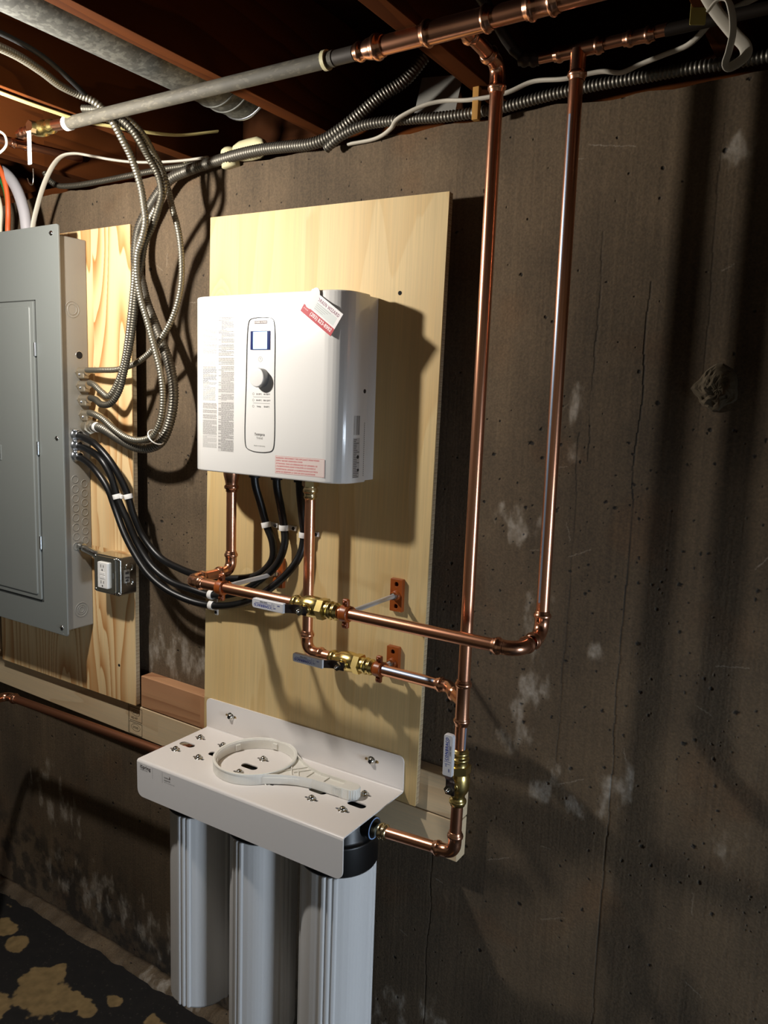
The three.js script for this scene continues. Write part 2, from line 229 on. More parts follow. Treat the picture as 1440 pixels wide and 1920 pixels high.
// the bulb and the window, both outside the frame
{
  const t = thing('bulb_lamp', 'bare warm bulb in a lampholder under the joists, left of the panel cables', 'lamp', BULB.at);
  const c = new THREE.Color().setRGB(...BULB.colour);
  obj('bulb', lathe([[0.0001, -0.034], [0.016, -0.031], [0.026, -0.019], [0.03, 0], [0.026, 0.02], [0.018, 0.04], [0.014, 0.055], [0.0001, 0.056]], [0, 0, 0], [0, 1, 0]), new THREE.MeshStandardMaterial({ color: 0xffffff, emissive: c, emissiveIntensity: 25, roughness: 0.4 }), t);
  obj('lampholder', lathe([[0.017, 0.053], [0.022, 0.06], [0.024, 0.1], [0.05, 0.112], [0.055, 0.17], [0.0001, 0.17]], [0, 0, 0], [0, 1, 0]), whitePlastic, t);
  const l = new THREE.PointLight(c, BULB.candela, 0, 2); l.position.set(...BULB.at); l.shadow.radius = BULB.radius / 0.02; l.shadow.mapSize.set(2048, 2048); scene.add(l);
  const k = new THREE.Color().setRGB(...PANE.colour), [px, py, pz] = PANE.at;
  const bar = (h, w, y, z) => box(0.05, h, w, px, py + y, pz + z, 0.004), wn = struct('window_1', [bar(PANE.h + 0.12, 0.06, 0, PANE.w / 2 + 0.03), bar(PANE.h + 0.12, 0.06, 0, -PANE.w / 2 - 0.03), bar(0.06, PANE.w, PANE.h / 2 + 0.03, 0), bar(0.06, PANE.w, -PANE.h / 2 - 0.03, 0), bar(0.03, PANE.w, 0, 0)], whitePlastic);
  const dg = new THREE.PlaneGeometry(PANE.w, PANE.h); dg.rotateY(-Math.PI / 2); dg.translate(px, py, pz);
  struct('window_pane', dg, new THREE.MeshStandardMaterial({ color: 0xffffff, emissive: k, emissiveIntensity: PANE.level }), wn);
  const r = new THREE.RectAreaLight(k, PANE.level, PANE.w, PANE.h); r.position.set(px - 0.03, py, pz); r.lookAt(px - 1, py, pz); scene.add(r);
}

// ---------------------------------------------------------------- boards and rails on the wall
{
  const b = thing('plywood_board', 'pale plywood board behind the white water heater', 'board', [0.3091, 1.4268, 0.054]); b.rotation.z = -0.015;
  obj('face', plank(0.6115, 1.225, 0.003, 0, 0, -0.0015, 1, 0, 0.31), palePly, b); obj('core', plank(0.6105, 1.224, 0.0125, 0, 0, -0.00925, 0, 0), edgePly, b);
  obj('screw_hole', lathe([[0.0001, 0.0004], [0.0042, 0.0004], [0.0042, 0]], [0.2085, 0.432, 0], [0, 0, 1]), darkHole, b);
  const p = thing('plywood_sheet', 'strongly grained plywood backing the grey electrical panel', 'board', [-0.5645, 1.435, 0.054]);
  obj('face', plank(0.609, 1.237, 0.003, 0, 0, -0.0015, 1, 0, 0.12), pinePly, p); obj('core', plank(0.608, 1.236, 0.0125, 0, 0, -0.00925, 0, 0), edgePly, p);
  for (const [x, y] of [[0.24, -0.52], [-0.26, -0.47]]) obj('screw_hole', lathe([[0.0001, 0.0004], [0.004, 0.0004], [0.004, 0]], [x, y, 0], [0, 0, 1]), darkHole, p);
  const rail = (name, label, y, mat, x0, x1, ox) => { const t = tag(obj(name, plank(x1 - x0, 0.087, 0.0375, (x0 + x1) / 2, 0, 0.019, 0, 0.0025, ox), mat), label, 'board'); t.position.set(0.3 - 0.0109 * 0.37, y, 0.0); t.geometry.translate(-0.3, 0, 0); t.rotation.z = -0.0109; return t; };
  rail('timber_rail', 'reddish timber rail with a knot, above the paler rail, behind the plywood edges', 0.8465, redLumber, -0.254, 0.36, 0.05);
  rail('timber_rail', 'short pale timber block right of the plywood board, behind the brass valve', 0.8465, whiteLumber, 0.362, 0.7058, 0.37);
  const lo = rail('timber_rail', 'long pale timber rail with black grade stamps, under the plywood panel', 0.757, whiteLumber, -1.5, 0.7045, 0.63);
  decal('grade_stamp', 0.062, 0.087, -0.577, 0.0, 0.0381, canvasTex(128, 180, (g) => { g.strokeStyle = g.fillStyle = 'rgba(40,32,26,0.8)'; g.lineWidth = 3; g.beginPath(); g.moveTo(6, 0); g.lineTo(6, 180); g.stroke(); g.strokeRect(14, 14, 104, 78); g.strokeRect(14, 102, 104, 70); g.lineWidth = 2; g.beginPath(); g.ellipse(66, 44, 34, 16, 0, 0, 7); g.stroke(); g.font = 'bold 18px sans-serif'; g.fillText('S-P-F', 42, 50); g.fillText('KD-HT', 30, 82); g.beginPath(); g.ellipse(66, 130, 36, 20, 0, 0, 7); g.stroke(); g.fillText('STUD', 42, 137); }), lo, 0.8);
}

// ---------------------------------------------------------------- electrical panel
{
  const t = thing('electrical_panel', 'grey electrical panel with a closed door on grained plywood', 'electrical panel', [-0.605, 1.0, 0.054]);
  obj('enclosure', [box(0.354, 1.018, 0.083, 0, 0.519, 0.0415, 0.004)], boxGrey, t);
  const cv = rrect(-0.19, 0.0, 0.188, 1.053, 0.008); const cover = obj('cover', ext(cv, 0.003, 0.0012), panelGrey, t); cover.position.set(0, -0.002, 0.0855);
  const dr = rrect(-0.17, 0.082, 0.085, 0.868, 0.004); const door = obj('door', ext(dr, 0.004, 0.0016), panelGrey, t); door.position.set(0, 0, 0.0895);
  const lip = ext(rrect(-0.16, 0.094, 0.073, 0.856, 0.008), 0.002, 0.0035, 3); lip.translate(0, 0, 0.003); obj('raised_field', lip, panelGrey, door);
  for (const y of [0.747, 0.492, 0.24]) obj('hinge', cyl([0.088, y - 0.017, 0.0045], [0.088, y + 0.017, 0.0045], 0.0035, 10), zinc, door);
  const latch = obj('latch', [box(0.028, 0.042, 0.004, -0.085, 0.471, 0.008, 0.001)], panelGrey, door); obj('latch_recess', box(0.02, 0.03, 0.0015, -0.085, 0.471, 0.0102), M(0x2c2e2d, 0.5), latch);
  const rim = []; for (const [x0, y0, x1, y1] of [[-0.174, 0.078, -0.1715, 0.872], [0.0865, 0.078, 0.089, 0.872], [-0.174, 0.0775, 0.089, 0.08], [-0.174, 0.8695, 0.089, 0.872]]) rim.push(box(x1 - x0, y1 - y0, 0.0008, (x0 + x1) / 2, (y0 + y1) / 2, 0.0902)); obj('door_gap', rim, M(0x3c3e3c, 0.7), t);
  for (const [x, y] of [[0.161, 1.03], [0.164, 0.019], [0.163, 0.522]]) { const s = obj('screw', lathe([[0.0001, 0.0048], [0.004, 0.0042], [0.0062, 0.0022], [0.0064, 0]], [x, y, 0.0885], [0, 0, 1], 16), steel, t); obj('slot', box(0.009, 0.0014, 0.0006, x, y, 0.0934), darkHole, s); }
  const side = 0.177, ring = (y, z, r, w = 0.0011) => { const g = new THREE.TorusGeometry(r, w, 8, 28); g.rotateY(Math.PI / 2); g.translate(side, y - 1, z - 0.054); return g; };
  for (let i = 0; i < 8; i++) { obj('knockout', ring(1.236 + i * 0.0255, 0.103, 0.0098), boxGrey, t); if (i < 7) obj('knockout', ring(1.248 + i * 0.0255, 0.075, 0.0095), boxGrey, t); }
  obj('knockout', [ring(1.06, 0.092, 0.0195, 0.0012), ring(1.06, 0.092, 0.013, 0.001), ring(1.06, 0.092, 0.0075, 0.001)], boxGrey, t); obj('knockout', [ring(1.85, 0.1, 0.02), ring(1.85, 0.1, 0.013)], boxGrey, t);
  const hole = obj('open_knockout', lathe([[0.0001, 0.0006], [0.0098, 0.0006], [0.0098, 0]], [side, 0.736, 0.028], [1, 0, 0]), darkHole, t); obj('hole_rim', ring(1.736, 0.082, 0.0102, 0.0008), zinc, hole);
}
// cable-end fittings on the panel's side
function clampFitting(parent, y, z, r = 0.0065) {
  const f = obj('connector', [box(0.026, 0.026, 0.019, -0.413, y - 0.006, z, 0.004), cyl([-0.427, y, z], [-0.395, y, z], r + 0.004, 12), hex([-0.428, y - 0.003, z], [-0.4235, y - 0.003, z], 0.0145)], boxZinc, parent);
  obj('clamp_screw', lathe([[0.0001, 0.004], [0.003, 0.003], [0.0038, 0]], [-0.416, y - 0.008, z + 0.009], [0, 0, 1], 10), zinc, f); return f;
}
const boxZinc = M(0xa09684, 0.42, 0.75);

// ---------------------------------------------------------------- armoured cables from the panel's side
const bx = 'metal armoured cables at the panel';
{
  const A = [[-0.387, 1.698, 0.09], [-0.322, 1.698, 0.1], [-0.25, 1.701, 0.1], [-0.176, 1.721, 0.1], [-0.122, 1.754, 0.1], [-0.065, 1.814, 0.1], [-0.035, 1.884, 0.1], [-0.032, 1.954, 0.1], [-0.042, 2.012, 0.1], [-0.06, 2.06, 0.1], [-0.073, 2.101, 0.1], [-0.079, 2.139, 0.11], [-0.068, 2.172, 0.15], [-0.05, 2.197, 0.2], [-0.055, 2.214, 0.235], [-0.085, 2.222, 0.255], [-0.124, 2.222, 0.26]];
  const a = thing('armoured_cable', 'thin armoured cable leaving the topmost connector and looping out over the wall', 'cable', [0, 0, 0], bx); obj('jacket', corrugated(A, 0.0074, 0.0062, 0.0013), armour, a); clampFitting(a, 1.695, 0.082);
  const B = [[-0.377, 1.666, 0.09], [-0.34, 1.661, 0.105], [-0.302, 1.644, 0.112], [-0.272, 1.634, 0.115], [-0.245, 1.662, 0.113], [-0.219, 1.71, 0.113], [-0.199, 1.766, 0.116], [-0.183, 1.828, 0.119], [-0.17, 1.888, 0.121], [-0.158, 1.941, 0.124], [-0.14, 1.987, 0.127], [-0.114, 2.02, 0.129], [-0.083, 2.051, 0.132], [-0.056, 2.076, 0.135], [-0.042, 2.105, 0.14], [-0.05, 2.136, 0.15], [-0.058, 2.162, 0.18], [-0.054, 2.19, 0.215], [-0.07, 2.206, 0.245], [-0.095, 2.21, 0.265], [-0.124, 2.216, 0.275]];
  const b = thing('armoured_cable', 'armoured cable from the second connector, rising along the plywood edge', 'cable', [0, 0, 0], bx); obj('jacket', corrugated(B, 0.0078, 0.0062, 0.0012), armour, b); clampFitting(b, 1.661, 0.08);
  const C = [[-0.372, 1.628, 0.092], [-0.33, 1.624, 0.108], [-0.284, 1.614, 0.128], [-0.242, 1.617, 0.134], [-0.212, 1.646, 0.133], [-0.19, 1.703, 0.131], [-0.168, 1.765, 0.132], [-0.152, 1.826, 0.134], [-0.138, 1.885, 0.138], [-0.121, 1.931, 0.14], [-0.1, 1.982, 0.145], [-0.072, 2.014, 0.148], [-0.05, 2.045, 0.152], [-0.033, 2.077, 0.156], [-0.034, 2.115, 0.165], [-0.035, 2.145, 0.19], [-0.028, 2.165, 0.215], [-0.034, 2.19, 0.238], [-0.06, 2.215, 0.262], [-0.09, 2.222, 0.275], [-0.124, 2.226, 0.285]];
  const c = thing('armoured_cable', 'dark armoured cable from the third connector, bent upward in front of its neighbour', 'cable', [0, 0, 0], bx); obj('jacket', corrugated(C, 0.0082, 0.006, 0.0013), armourDark, c); clampFitting(c, 1.625, 0.078);
  const D = [[-0.38, 1.59, 0.09], [-0.347, 1.588, 0.103], [-0.304, 1.577, 0.108], [-0.261, 1.556, 0.112], [-0.209, 1.536, 0.114], [-0.158, 1.532, 0.115], [-0.114, 1.546, 0.115], [-0.084, 1.585, 0.117], [-0.073, 1.643, 0.12], [-0.077, 1.692, 0.123], [-0.096, 1.752, 0.125], [-0.114, 1.813, 0.13], [-0.125, 1.861, 0.138], [-0.122, 1.908, 0.15], [-0.108, 1.955, 0.16], [-0.086, 1.987, 0.165], [-0.072, 2.02, 0.168], [-0.072, 2.052, 0.172], [-0.073, 2.086, 0.178], [-0.073, 2.118, 0.19], [-0.067, 2.148, 0.212], [-0.062, 2.17, 0.235], [-0.062, 2.2, 0.262], [-0.072, 2.226, 0.29], [-0.088, 2.236, 0.325], [-0.078, 2.235, 0.37], [-0.048, 2.234, 0.43], [-0.016, 2.23, 0.5], [0.008, 2.222, 0.57], [0.02, 2.22, 0.7]];
  const d = thing('armoured_cable', 'bright armoured cable from the fourth connector, slung in a loop and up across the joist', 'cable', [0, 0, 0], bx); obj('jacket', corrugated(D, 0.0082, 0.0064, 0.0014), armour, d); clampFitting(d, 1.586, 0.074);
  const E = [[-0.372, 1.554, 0.085], [-0.326, 1.553, 0.095], [-0.27, 1.533, 0.095], [-0.214, 1.514, 0.092], [-0.164, 1.512, 0.088], [-0.12, 1.53, 0.085], [-0.094, 1.578, 0.081], [-0.083, 1.644, 0.078], [-0.098, 1.706, 0.075], [-0.127, 1.763, 0.073], [-0.16, 1.82, 0.072], [-0.187, 1.866, 0.07], [-0.207, 1.911, 0.066], [-0.228, 1.951, 0.062], [-0.235, 1.99, 0.058], [-0.227, 2.04, 0.054], [-0.2, 2.081, 0.05], [-0.163, 2.121, 0.046], [-0.13, 2.148, 0.04], [-0.092, 2.16, 0.034]];
  const F = [[0.001, 2.172, 0.03], [0.081, 2.178, 0.03], [0.143, 2.179, 0.03], [0.22, 2.175, 0.03], [0.275, 2.172, 0.03], [0.313, 2.178, 0.026], [0.345, 2.192, 0.022], [0.381, 2.216, 0.012], [0.424, 2.251, -0.006], [0.467, 2.284, -0.03], [0.5, 2.33, -0.05]];
  const e = thing('flexible_conduit', 'thick flexible metal conduit running from the panel along the wall top', 'conduit'); obj('jacket', corrugated([...E, ...F], 0.0124, 0.0066, 0.0021, 14), flexMetal, e);
  obj('connector', [box(0.03, 0.03, 0.03, -0.406, 1.553, 0.066, 0.005), cyl([-0.428, 1.553, 0.068], [-0.37, 1.554, 0.085], 0.0145, 14), hex([-0.3935, 1.553, 0.078], [-0.386, 1.553, 0.081], 0.019)], boxZinc, e); obj('strap', lathe([[0.0112, -0.006], [0.0132, -0.006], [0.0132, 0.006], [0.0112, 0.006]], [-0.35, 1.554, 0.09], [1, -0.02, 0.25]), whitePlastic, e);
  const G = [[0.318, 2.158, 0.03], [0.36, 2.176, 0.034], [0.41, 2.187, 0.034], [0.47, 2.187, 0.032], [0.53, 2.183, 0.03], [0.578, 2.178, 0.03], [0.645, 2.176, 0.026], [0.72, 2.177, 0.024], [0.77, 2.181, 0.024], [0.828, 2.184, 0.024], [0.892, 2.185, 0.024], [0.954, 2.184, 0.024], [1.036, 2.183, 0.024], [1.114, 2.182, 0.02], [1.25, 2.185, 0.02], [1.5, 2.19, 0.02]];
  const h = thing('flexible_conduit', 'dark flexible conduit on the wall top behind the two copper risers', 'conduit'); obj('jacket', corrugated(G, 0.0102, 0.0068, 0.002, 14), flexMetal, h);
  const I = [[-0.6, 2.215, 0.05], [-0.585, 2.194, 0.045], [-0.558, 2.18, 0.04], [-0.511, 2.175, 0.036], [-0.404, 2.174, 0.032], [-0.288, 2.176, 0.03], [-0.179, 2.178, 0.026], [-0.1, 2.181, 0.012], [-0.02, 2.186, -0.01]];
  const i = thing('armoured_cable', 'slim armoured cable lying along the wall top behind the cable bundle', 'cable', [0, 0, 0], bx); obj('jacket', corrugated(I, 0.0072, 0.006, 0.0011), armourDark, i);
  // cable ties round pairs of cables
  for (const [p, dir, l] of [[[-0.118, 1.541, 0.102], [0.75, 0.6, 0.02], 'white tie round the looped armoured cable and the thick conduit']]) { const g = new THREE.TorusGeometry(0.021, 0.0016, 8, 32); g.rotateX(Math.PI / 2); turn(g, dir, p); tag(obj('cable_tie', [g, box(0.005, 0.006, 0.004, p[0], p[1] + 0.021, p[2])], whitePlastic), l, 'cable tie'); }
}

// ---------------------------------------------------------------- three black power cables
{
  const K = [[[-0.425, 1.531, 0.1], [-0.373, 1.525, 0.11], [-0.324, 1.511, 0.115], [-0.28, 1.476, 0.11], [-0.253, 1.434, 0.1], [-0.236, 1.387, 0.09], [-0.223, 1.341, 0.085], [-0.2, 1.287, 0.075], [-0.144, 1.24, 0.07], [-0.063, 1.222, 0.075], [0.011, 1.218, 0.082], [0.11, 1.226, 0.082], [0.184, 1.245, 0.075], [0.222, 1.284, 0.07], [0.221, 1.323, 0.068], [0.204, 1.361, 0.07], [0.199, 1.41, 0.085], [0.195, 1.458, 0.1], [0.194, 1.49, 0.1]],
    [[-0.426, 1.504, 0.1], [-0.363, 1.497, 0.11], [-0.298, 1.476, 0.12], [-0.271, 1.44, 0.115], [-0.252, 1.38, 0.108], [-0.225, 1.328, 0.102], [-0.196, 1.27, 0.095], [-0.15, 1.219, 0.09], [-0.089, 1.189, 0.085], [-0.021, 1.179, 0.08], [0.042, 1.173, 0.072], [0.123, 1.194, 0.076], [0.205, 1.237, 0.095], [0.25, 1.282, 0.085], [0.261, 1.329, 0.074], [0.255, 1.361, 0.07], [0.257, 1.41, 0.085], [0.258, 1.456, 0.1], [0.257, 1.49, 0.1]],
    [[-0.427, 1.476, 0.1], [-0.37, 1.466, 0.11], [-0.322, 1.443, 0.115], [-0.286, 1.405, 0.112], [-0.265, 1.358, 0.108], [-0.224, 1.295, 0.112], [-0.185, 1.247, 0.112], [-0.137, 1.202, 0.11], [-0.082, 1.17, 0.1], [-0.016, 1.15, 0.082], [0.045, 1.148, 0.072], [0.123, 1.166, 0.078], [0.213, 1.206, 0.1], [0.285, 1.268, 0.09], [0.307, 1.31, 0.076], [0.311, 1.35, 0.07], [0.316, 1.404, 0.085], [0.321, 1.458, 0.1], [0.32, 1.49, 0.1]]];
  const L = ['black power cable from the highest zinc connector to the heater, nearest its left pipe', 'black power cable from the middle zinc connector to the middle of the heater', 'black power cable from the lowest zinc connector to the heater beside its right pipe'];
  K.forEach((k, i) => {
    const t = thing('power_cable', L[i], 'cable', [0, 0, 0], 'black power cables to the heater'); obj('jacket', sweep(spline(k, 150), 0.0086, 14), black, t);
    const y = k[0][1], c = obj('connector', [lathe([[0.0105, 0], [0.0145, 0], [0.015, 0.003], [0.0135, 0.0055], [0.0118, 0.006], [0.0125, 0.018], [0.0112, 0.02], [0.009, 0.02]], [-0.428, y, 0.1], [1, 0, 0], 20), box(0.016, 0.006, 0.012, -0.416, y + 0.012, 0.106, 0.001)], zinc, t);
    for (const dz of [-0.004, 0.006]) obj('clamp_screw', lathe([[0.0001, 0.0036], [0.0028, 0.003], [0.0034, 0]], [-0.414 + 0.004, y + 0.012, 0.112 + dz * 0.4], [0.3, 0.1, 1], 10), zinc, c);
    const e = k[k.length - 1]; obj('gland', cyl([e[0], 1.47, e[2]], [e[0], 1.4845, e[2]], 0.0125, 16), blackMatte, t);
  });
  const clip = (p, dir, foot, label) => {                                   // half ring round the cable with a screwed foot
    const t = thing('cable_clip', label, 'cable clip', [0, 0, 0], 'white cable clips');
    obj('band', lathe([[0.0088, -0.006], [0.0112, -0.006], [0.0112, 0.006], [0.0088, 0.006], [0.0088, -0.006]], p, dir, 20), whitePlastic, t);
    if (foot) { const d = [foot[0] - p[0], foot[1] - p[1]], m = [(p[0] + foot[0]) / 2, (p[1] + foot[1]) / 2], l = Math.hypot(...d), g = new RoundedBoxGeometry(l + 0.008, 0.011, 0.005, 2, 0.002); g.rotateZ(Math.atan2(d[1], d[0])); g.translate(m[0] + d[0] * 0.15, m[1] + d[1] * 0.15, 0.0565); obj('foot', g, whitePlastic, t); obj('screw', lathe([[0.0001, 0.0022], [0.0034, 0.0014], [0.004, 0]], [foot[0], foot[1], 0.059], [0, 0, 1], 14), blackMatte, t); }
  };
  clip([0.2035, 1.362, 0.07], [-0.25, 1, 0.05], [0.22, 1.361], 'white clip on the black cable nearest the left heater pipe'); clip([0.2545, 1.361, 0.07], [-0.05, 1, 0], [0.272, 1.36], 'white clip on the middle black cable under the heater'); clip([0.311, 1.352, 0.07], [0.05, 1, 0], [0.334, 1.354], 'white clip half hidden behind the right heater pipe');
  clip([0.036, 1.1735, 0.0715], [1, 0.05, 0], [0.036, 1.15], 'upper white clip on the plywood board edge, under the copper clamp'); clip([0.038, 1.148, 0.0715], [1, 0, 0], [0.038, 1.128], 'lower white clip on the plywood board edge, under the copper clamp');
  const t = thing('cable_clip', 'white double clip tying two black cables in front of the plywood panel', 'cable clip', [0, 0, 0], 'white cable clips');
  obj('band', [lathe([[0.0088, -0.006], [0.0112, -0.006], [0.0112, 0.006], [0.0088, 0.006], [0.0088, -0.006]], [-0.2355, 1.386, 0.09], [-0.25, 1, 0.1], 20)], whitePlastic, t); obj('band', lathe([[0.0088, -0.006], [0.0112, -0.006], [0.0112, 0.006], [0.0088, 0.006], [0.0088, -0.006]], [-0.254, 1.386, 0.1085], [-0.25, 1, 0.1], 20), whitePlastic, t); obj('bridge', box(0.014, 0.011, 0.006, -0.244, 1.386, 0.106, 0.002), whitePlastic, t);
}

// ---------------------------------------------------------------- receptacle box
{
  const t = thing('outlet_box', 'shiny steel outlet box with a white double receptacle, beside the panel', 'outlet', [-0.3035, 1.177, 0.054]);
  obj('box_body', ext(rrect(-0.051, -0.05, 0.051, 0.05, 0.008), 0.042, 0.001), steel, t);
  const cv = obj('cover', [(() => { const g = ext(rrect(-0.052, -0.051, 0.052, 0.051, 0.01), 0.005, 0.002); g.translate(0, 0, 0.043); return g; })(), (() => { const g = ext(rrect(-0.038, -0.048, 0.038, 0.048, 0.006), 0.007, 0.003, 3); g.translate(0, 0, 0.046); return g; })()], steel, t);
  for (const [x, y] of [[0.045, 0.044], [0.045, -0.044], [-0.045, 0.044], [-0.045, -0.044]]) obj('screw', lathe([[0.0001, 0.0035], [0.003, 0.003], [0.0042, 0]], [x, y, 0.05], [0, 0, 1], 12), steel, cv);
  obj('slot', box(0.003, 0.014, 0.0006, 0.031, 0.002, 0.0561), zinc, cv);
  const r = obj('receptacle', ext(rrect(-0.0225, -0.034, 0.0165, 0.034, 0.003), 0.008, 0.0015), whitePlastic, t); r.position.z = 0.053;
  for (const y of [0.021, -0.021]) obj('slots', [box(0.002, 0.008, 0.0006, -0.0085, y + 0.003, 0.0096), box(0.002, 0.0065, 0.0006, 0.0015, y + 0.003, 0.0096), cyl([-0.0035, y - 0.007, 0.009], [-0.0035, y - 0.007, 0.0098], 0.0024, 10)], M(0x4d4a48, 0.6), r);
  obj('reset_buttons', [box(0.02, 0.0075, 0.0014, -0.003, 0.0048, 0.0098, 0.0005), box(0.02, 0.0075, 0.0014, -0.003, -0.0048, 0.0098, 0.0005)], whitePlastic, r);
  const kr = (y, z) => { const g = new THREE.TorusGeometry(0.011, 0.001, 8, 24); g.rotateY(Math.PI / 2); g.translate(0.052, y, z); return g; };
  obj('knockout', kr(0.022, 0.022), steel, t); obj('knockout', kr(-0.016, 0.022), steel, t);
  const st = obj('sticker', box(0.0006, 0.034, 0.017, 0.0523, 0.0, 0.03), M(0x8f887c, 0.6), t); obj('sticker_print', [box(0.0004, 0.006, 0.011, 0.0528, 0.009, 0.03), box(0.0004, 0.004, 0.012, 0.0528, -0.003, 0.03), box(0.0004, 0.005, 0.009, 0.0528, -0.011, 0.03)], M(0x35302c, 0.6), st);
  obj('nipple', [cyl([-0.122, 0.056, 0.038], [-0.062, 0.04, 0.03], 0.0095, 16), cyl([-0.124, 0.057, 0.038], [-0.114, 0.054, 0.037], 0.013, 8), cyl([-0.068, 0.042, 0.031], [-0.05, 0.036, 0.029], 0.0125, 8)], steel, t);
}
// ---------------------------------------------------------------- water heater
{
  const hx0 = 0.064, hx1 = 0.4775, hy0 = 1.4825, H = 0.3685, t = thing('water_heater', 'white wall-mounted water heater with a blue display and round knob', 'water heater', [0, hy0, 0.054]);
  const prof = (x0, x1, z0, z1, r) => { const s = new THREE.Shape(); s.moveTo(x0, -z0); s.lineTo(x1, -z0); s.lineTo(x1, -(z1 - r * 1.15)); s.bezierCurveTo(x1, -(z1 - r * 0.42), x1 - r * 0.48, -z1 + 0.0004, x1 - r * 1.2, -z1); s.lineTo(x0 + r * 1.2, -z1); s.bezierCurveTo(x0 + r * 0.48, -z1 + 0.0004, x0, -(z1 - r * 0.42), x0, -(z1 - r * 1.15)); s.closePath(); return s; };
  const up = (s, h, b) => { const g = ext(s, h - 2 * b, b, 3, 24); g.rotateX(-Math.PI / 2); g.translate(0, b, 0); return toCreasedNormals(g, 0.6); };
  obj('back_housing', up(prof(hx0 + 0.003, hx1 - 0.003, 0, 0.05, 0.006), H - 0.006, 0.001).translate(0, 0.003, 0), whiteEnamel, t);
  const cv = obj('cover', up(prof(hx0, hx1, 0.034, 0.117, 0.043), H, 0.003), whiteEnamel, t);
  const f = 0.1171, cx = 0.2712;
  // control field: outline groove, display, knob, prints
  const line = []; { const o = [[0.238, 0.312], [0.2425, 0.318], [0.256, 0.3205], [0.2715, 0.3213], [0.287, 0.3205], [0.3005, 0.318], [0.305, 0.312], [0.3085, 0.19], [0.3085, 0.064], [0.304, 0.0555], [0.29, 0.0515], [0.2712, 0.0503], [0.252, 0.0515], [0.236, 0.0565], [0.2318, 0.064], [0.2325, 0.19]]; const c = new THREE.CatmullRomCurve3(o.map(q => V(q[0], q[1], f + 0.0004)), true, 'centripetal', 0.5); line.push(sweep(c.getSpacedPoints(200), 0.0009, 6, { caps: false })); }
  obj('control_outline', line, grooveGrey, cv);
  const bz = obj('display', ext(rrect(-0.026, -0.0185, 0.026, 0.0185, 0.001), 0.0008), M(0x1d2c62, 0.25), t); bz.position.set(0.2695, 0.276, 0.1172);
  obj('lit_screen', ext(rrect(-0.0185, -0.0172, 0.0185, 0.0172, 0.0008), 0.0006).translate(0, 0, 0.0005), new THREE.MeshStandardMaterial({ color: 0x9fc4ff, emissive: new THREE.Color().setRGB(0.62, 0.84, 1), emissiveIntensity: 1.1, roughness: 0.3 }), bz);
  const kn = obj('knob', lathe([[0.0198, 0], [0.0196, 0.0125], [0.0188, 0.0142], [0.0175, 0.0148], [0.0001, 0.0148]], [0, 0, 0], [0, 0, 1], 48), M(0x8a8988, 0.35, 0.3), t); kn.position.set(0.2735, 0.2015, 0.117);
  obj('knob_face', lathe([[0.0192, 0.0142], [0.0186, 0.0155], [0.0165, 0.0162], [0.0001, 0.0165]], [0, 0, 0], [0, 0, 1], 48), M(0xdad8d5, 0.4), kn);
  const ink = 'rgba(70,66,64,0.85)';
  decal('control_print', 0.07, 0.265, cx - 0.001, 0.1855, f + 0.0002, canvasTex(280, 1060, (g) => {
    g.fillStyle = ink; g.strokeStyle = ink; g.textAlign = 'center'; g.font = 'bold 16px sans-serif'; g.fillStyle = 'rgba(90,70,66,0.8)'; g.fillRect(72, 12, 136, 26); g.fillStyle = '#e9e7e3'; g.fillText('STIEBEL ELTRON', 140, 31); g.fillStyle = ink;
    g.font = '30px sans-serif'; g.lineWidth = 2; g.beginPath(); g.arc(140, 318, 20, 0, 7); g.stroke(); g.fillText('?', 140, 329);
    g.font = 'bold 17px sans-serif'; [['32-38°C', '90-100°F'], ['38-49°C', '100-120°F'], ['Temp', '50-60°C']].forEach((r, i) => { const y = 604 + i * 50; g.fillText(r[0], 128, y); g.fillText(r[1], 212, y); if (i < 2) g.fillRect(66, y + 16, 180, 2); g.beginPath(); g.arc(68, y - 7, 9, 0, 7); g.stroke(); });
    g.font = 'bold 30px sans-serif'; g.fillText('Tempra', 140, 936); g.font = '26px sans-serif'; g.fillText('Trend', 140, 964); g.font = '15px sans-serif'; g.fillText('Made in Germany', 140, 1024);
  }), cv);
  decal('instruction_print', 0.094, 0.284, 0.1525, 0.185, f + 0.0002, canvasTex(470, 1420, (g) => {
    const R = rng(17); g.fillStyle = 'rgba(150,146,144,0.16)'; g.fillRect(240, 10, 226, 1400); g.fillStyle = 'rgba(150,146,144,0.10)'; g.fillRect(14, 900, 210, 480);
    for (const [x0, x1, y0, y1, a] of [[14, 222, 110, 380, 0.42], [14, 222, 430, 500, 0.3], [14, 214, 520, 690, 0.62], [14, 200, 700, 880, 0.4], [14, 218, 905, 1230, 0.48], [14, 218, 1250, 1380, 0.25], [244, 462, 15, 400, 0.5], [244, 462, 430, 870, 0.5], [244, 462, 890, 1400, 0.55]]) { let y = y0; while (y < y1) { if (R() > 0.05) { const w = R() > 0.2 ? 1 : 0.3 + R() * 0.7, ind = x0 > 200 && R() > 0.35 ? 40 : 0; let x = x0 + ind; const e = x0 + (x1 - x0) * w; g.fillStyle = `rgba(95,92,90,${a})`; while (x < e - 8) { const l = Math.min(e - x, 8 + R() * 34); g.fillRect(x, y, l, 6); x += l + 4; } } y += 12; } }
  }), cv);
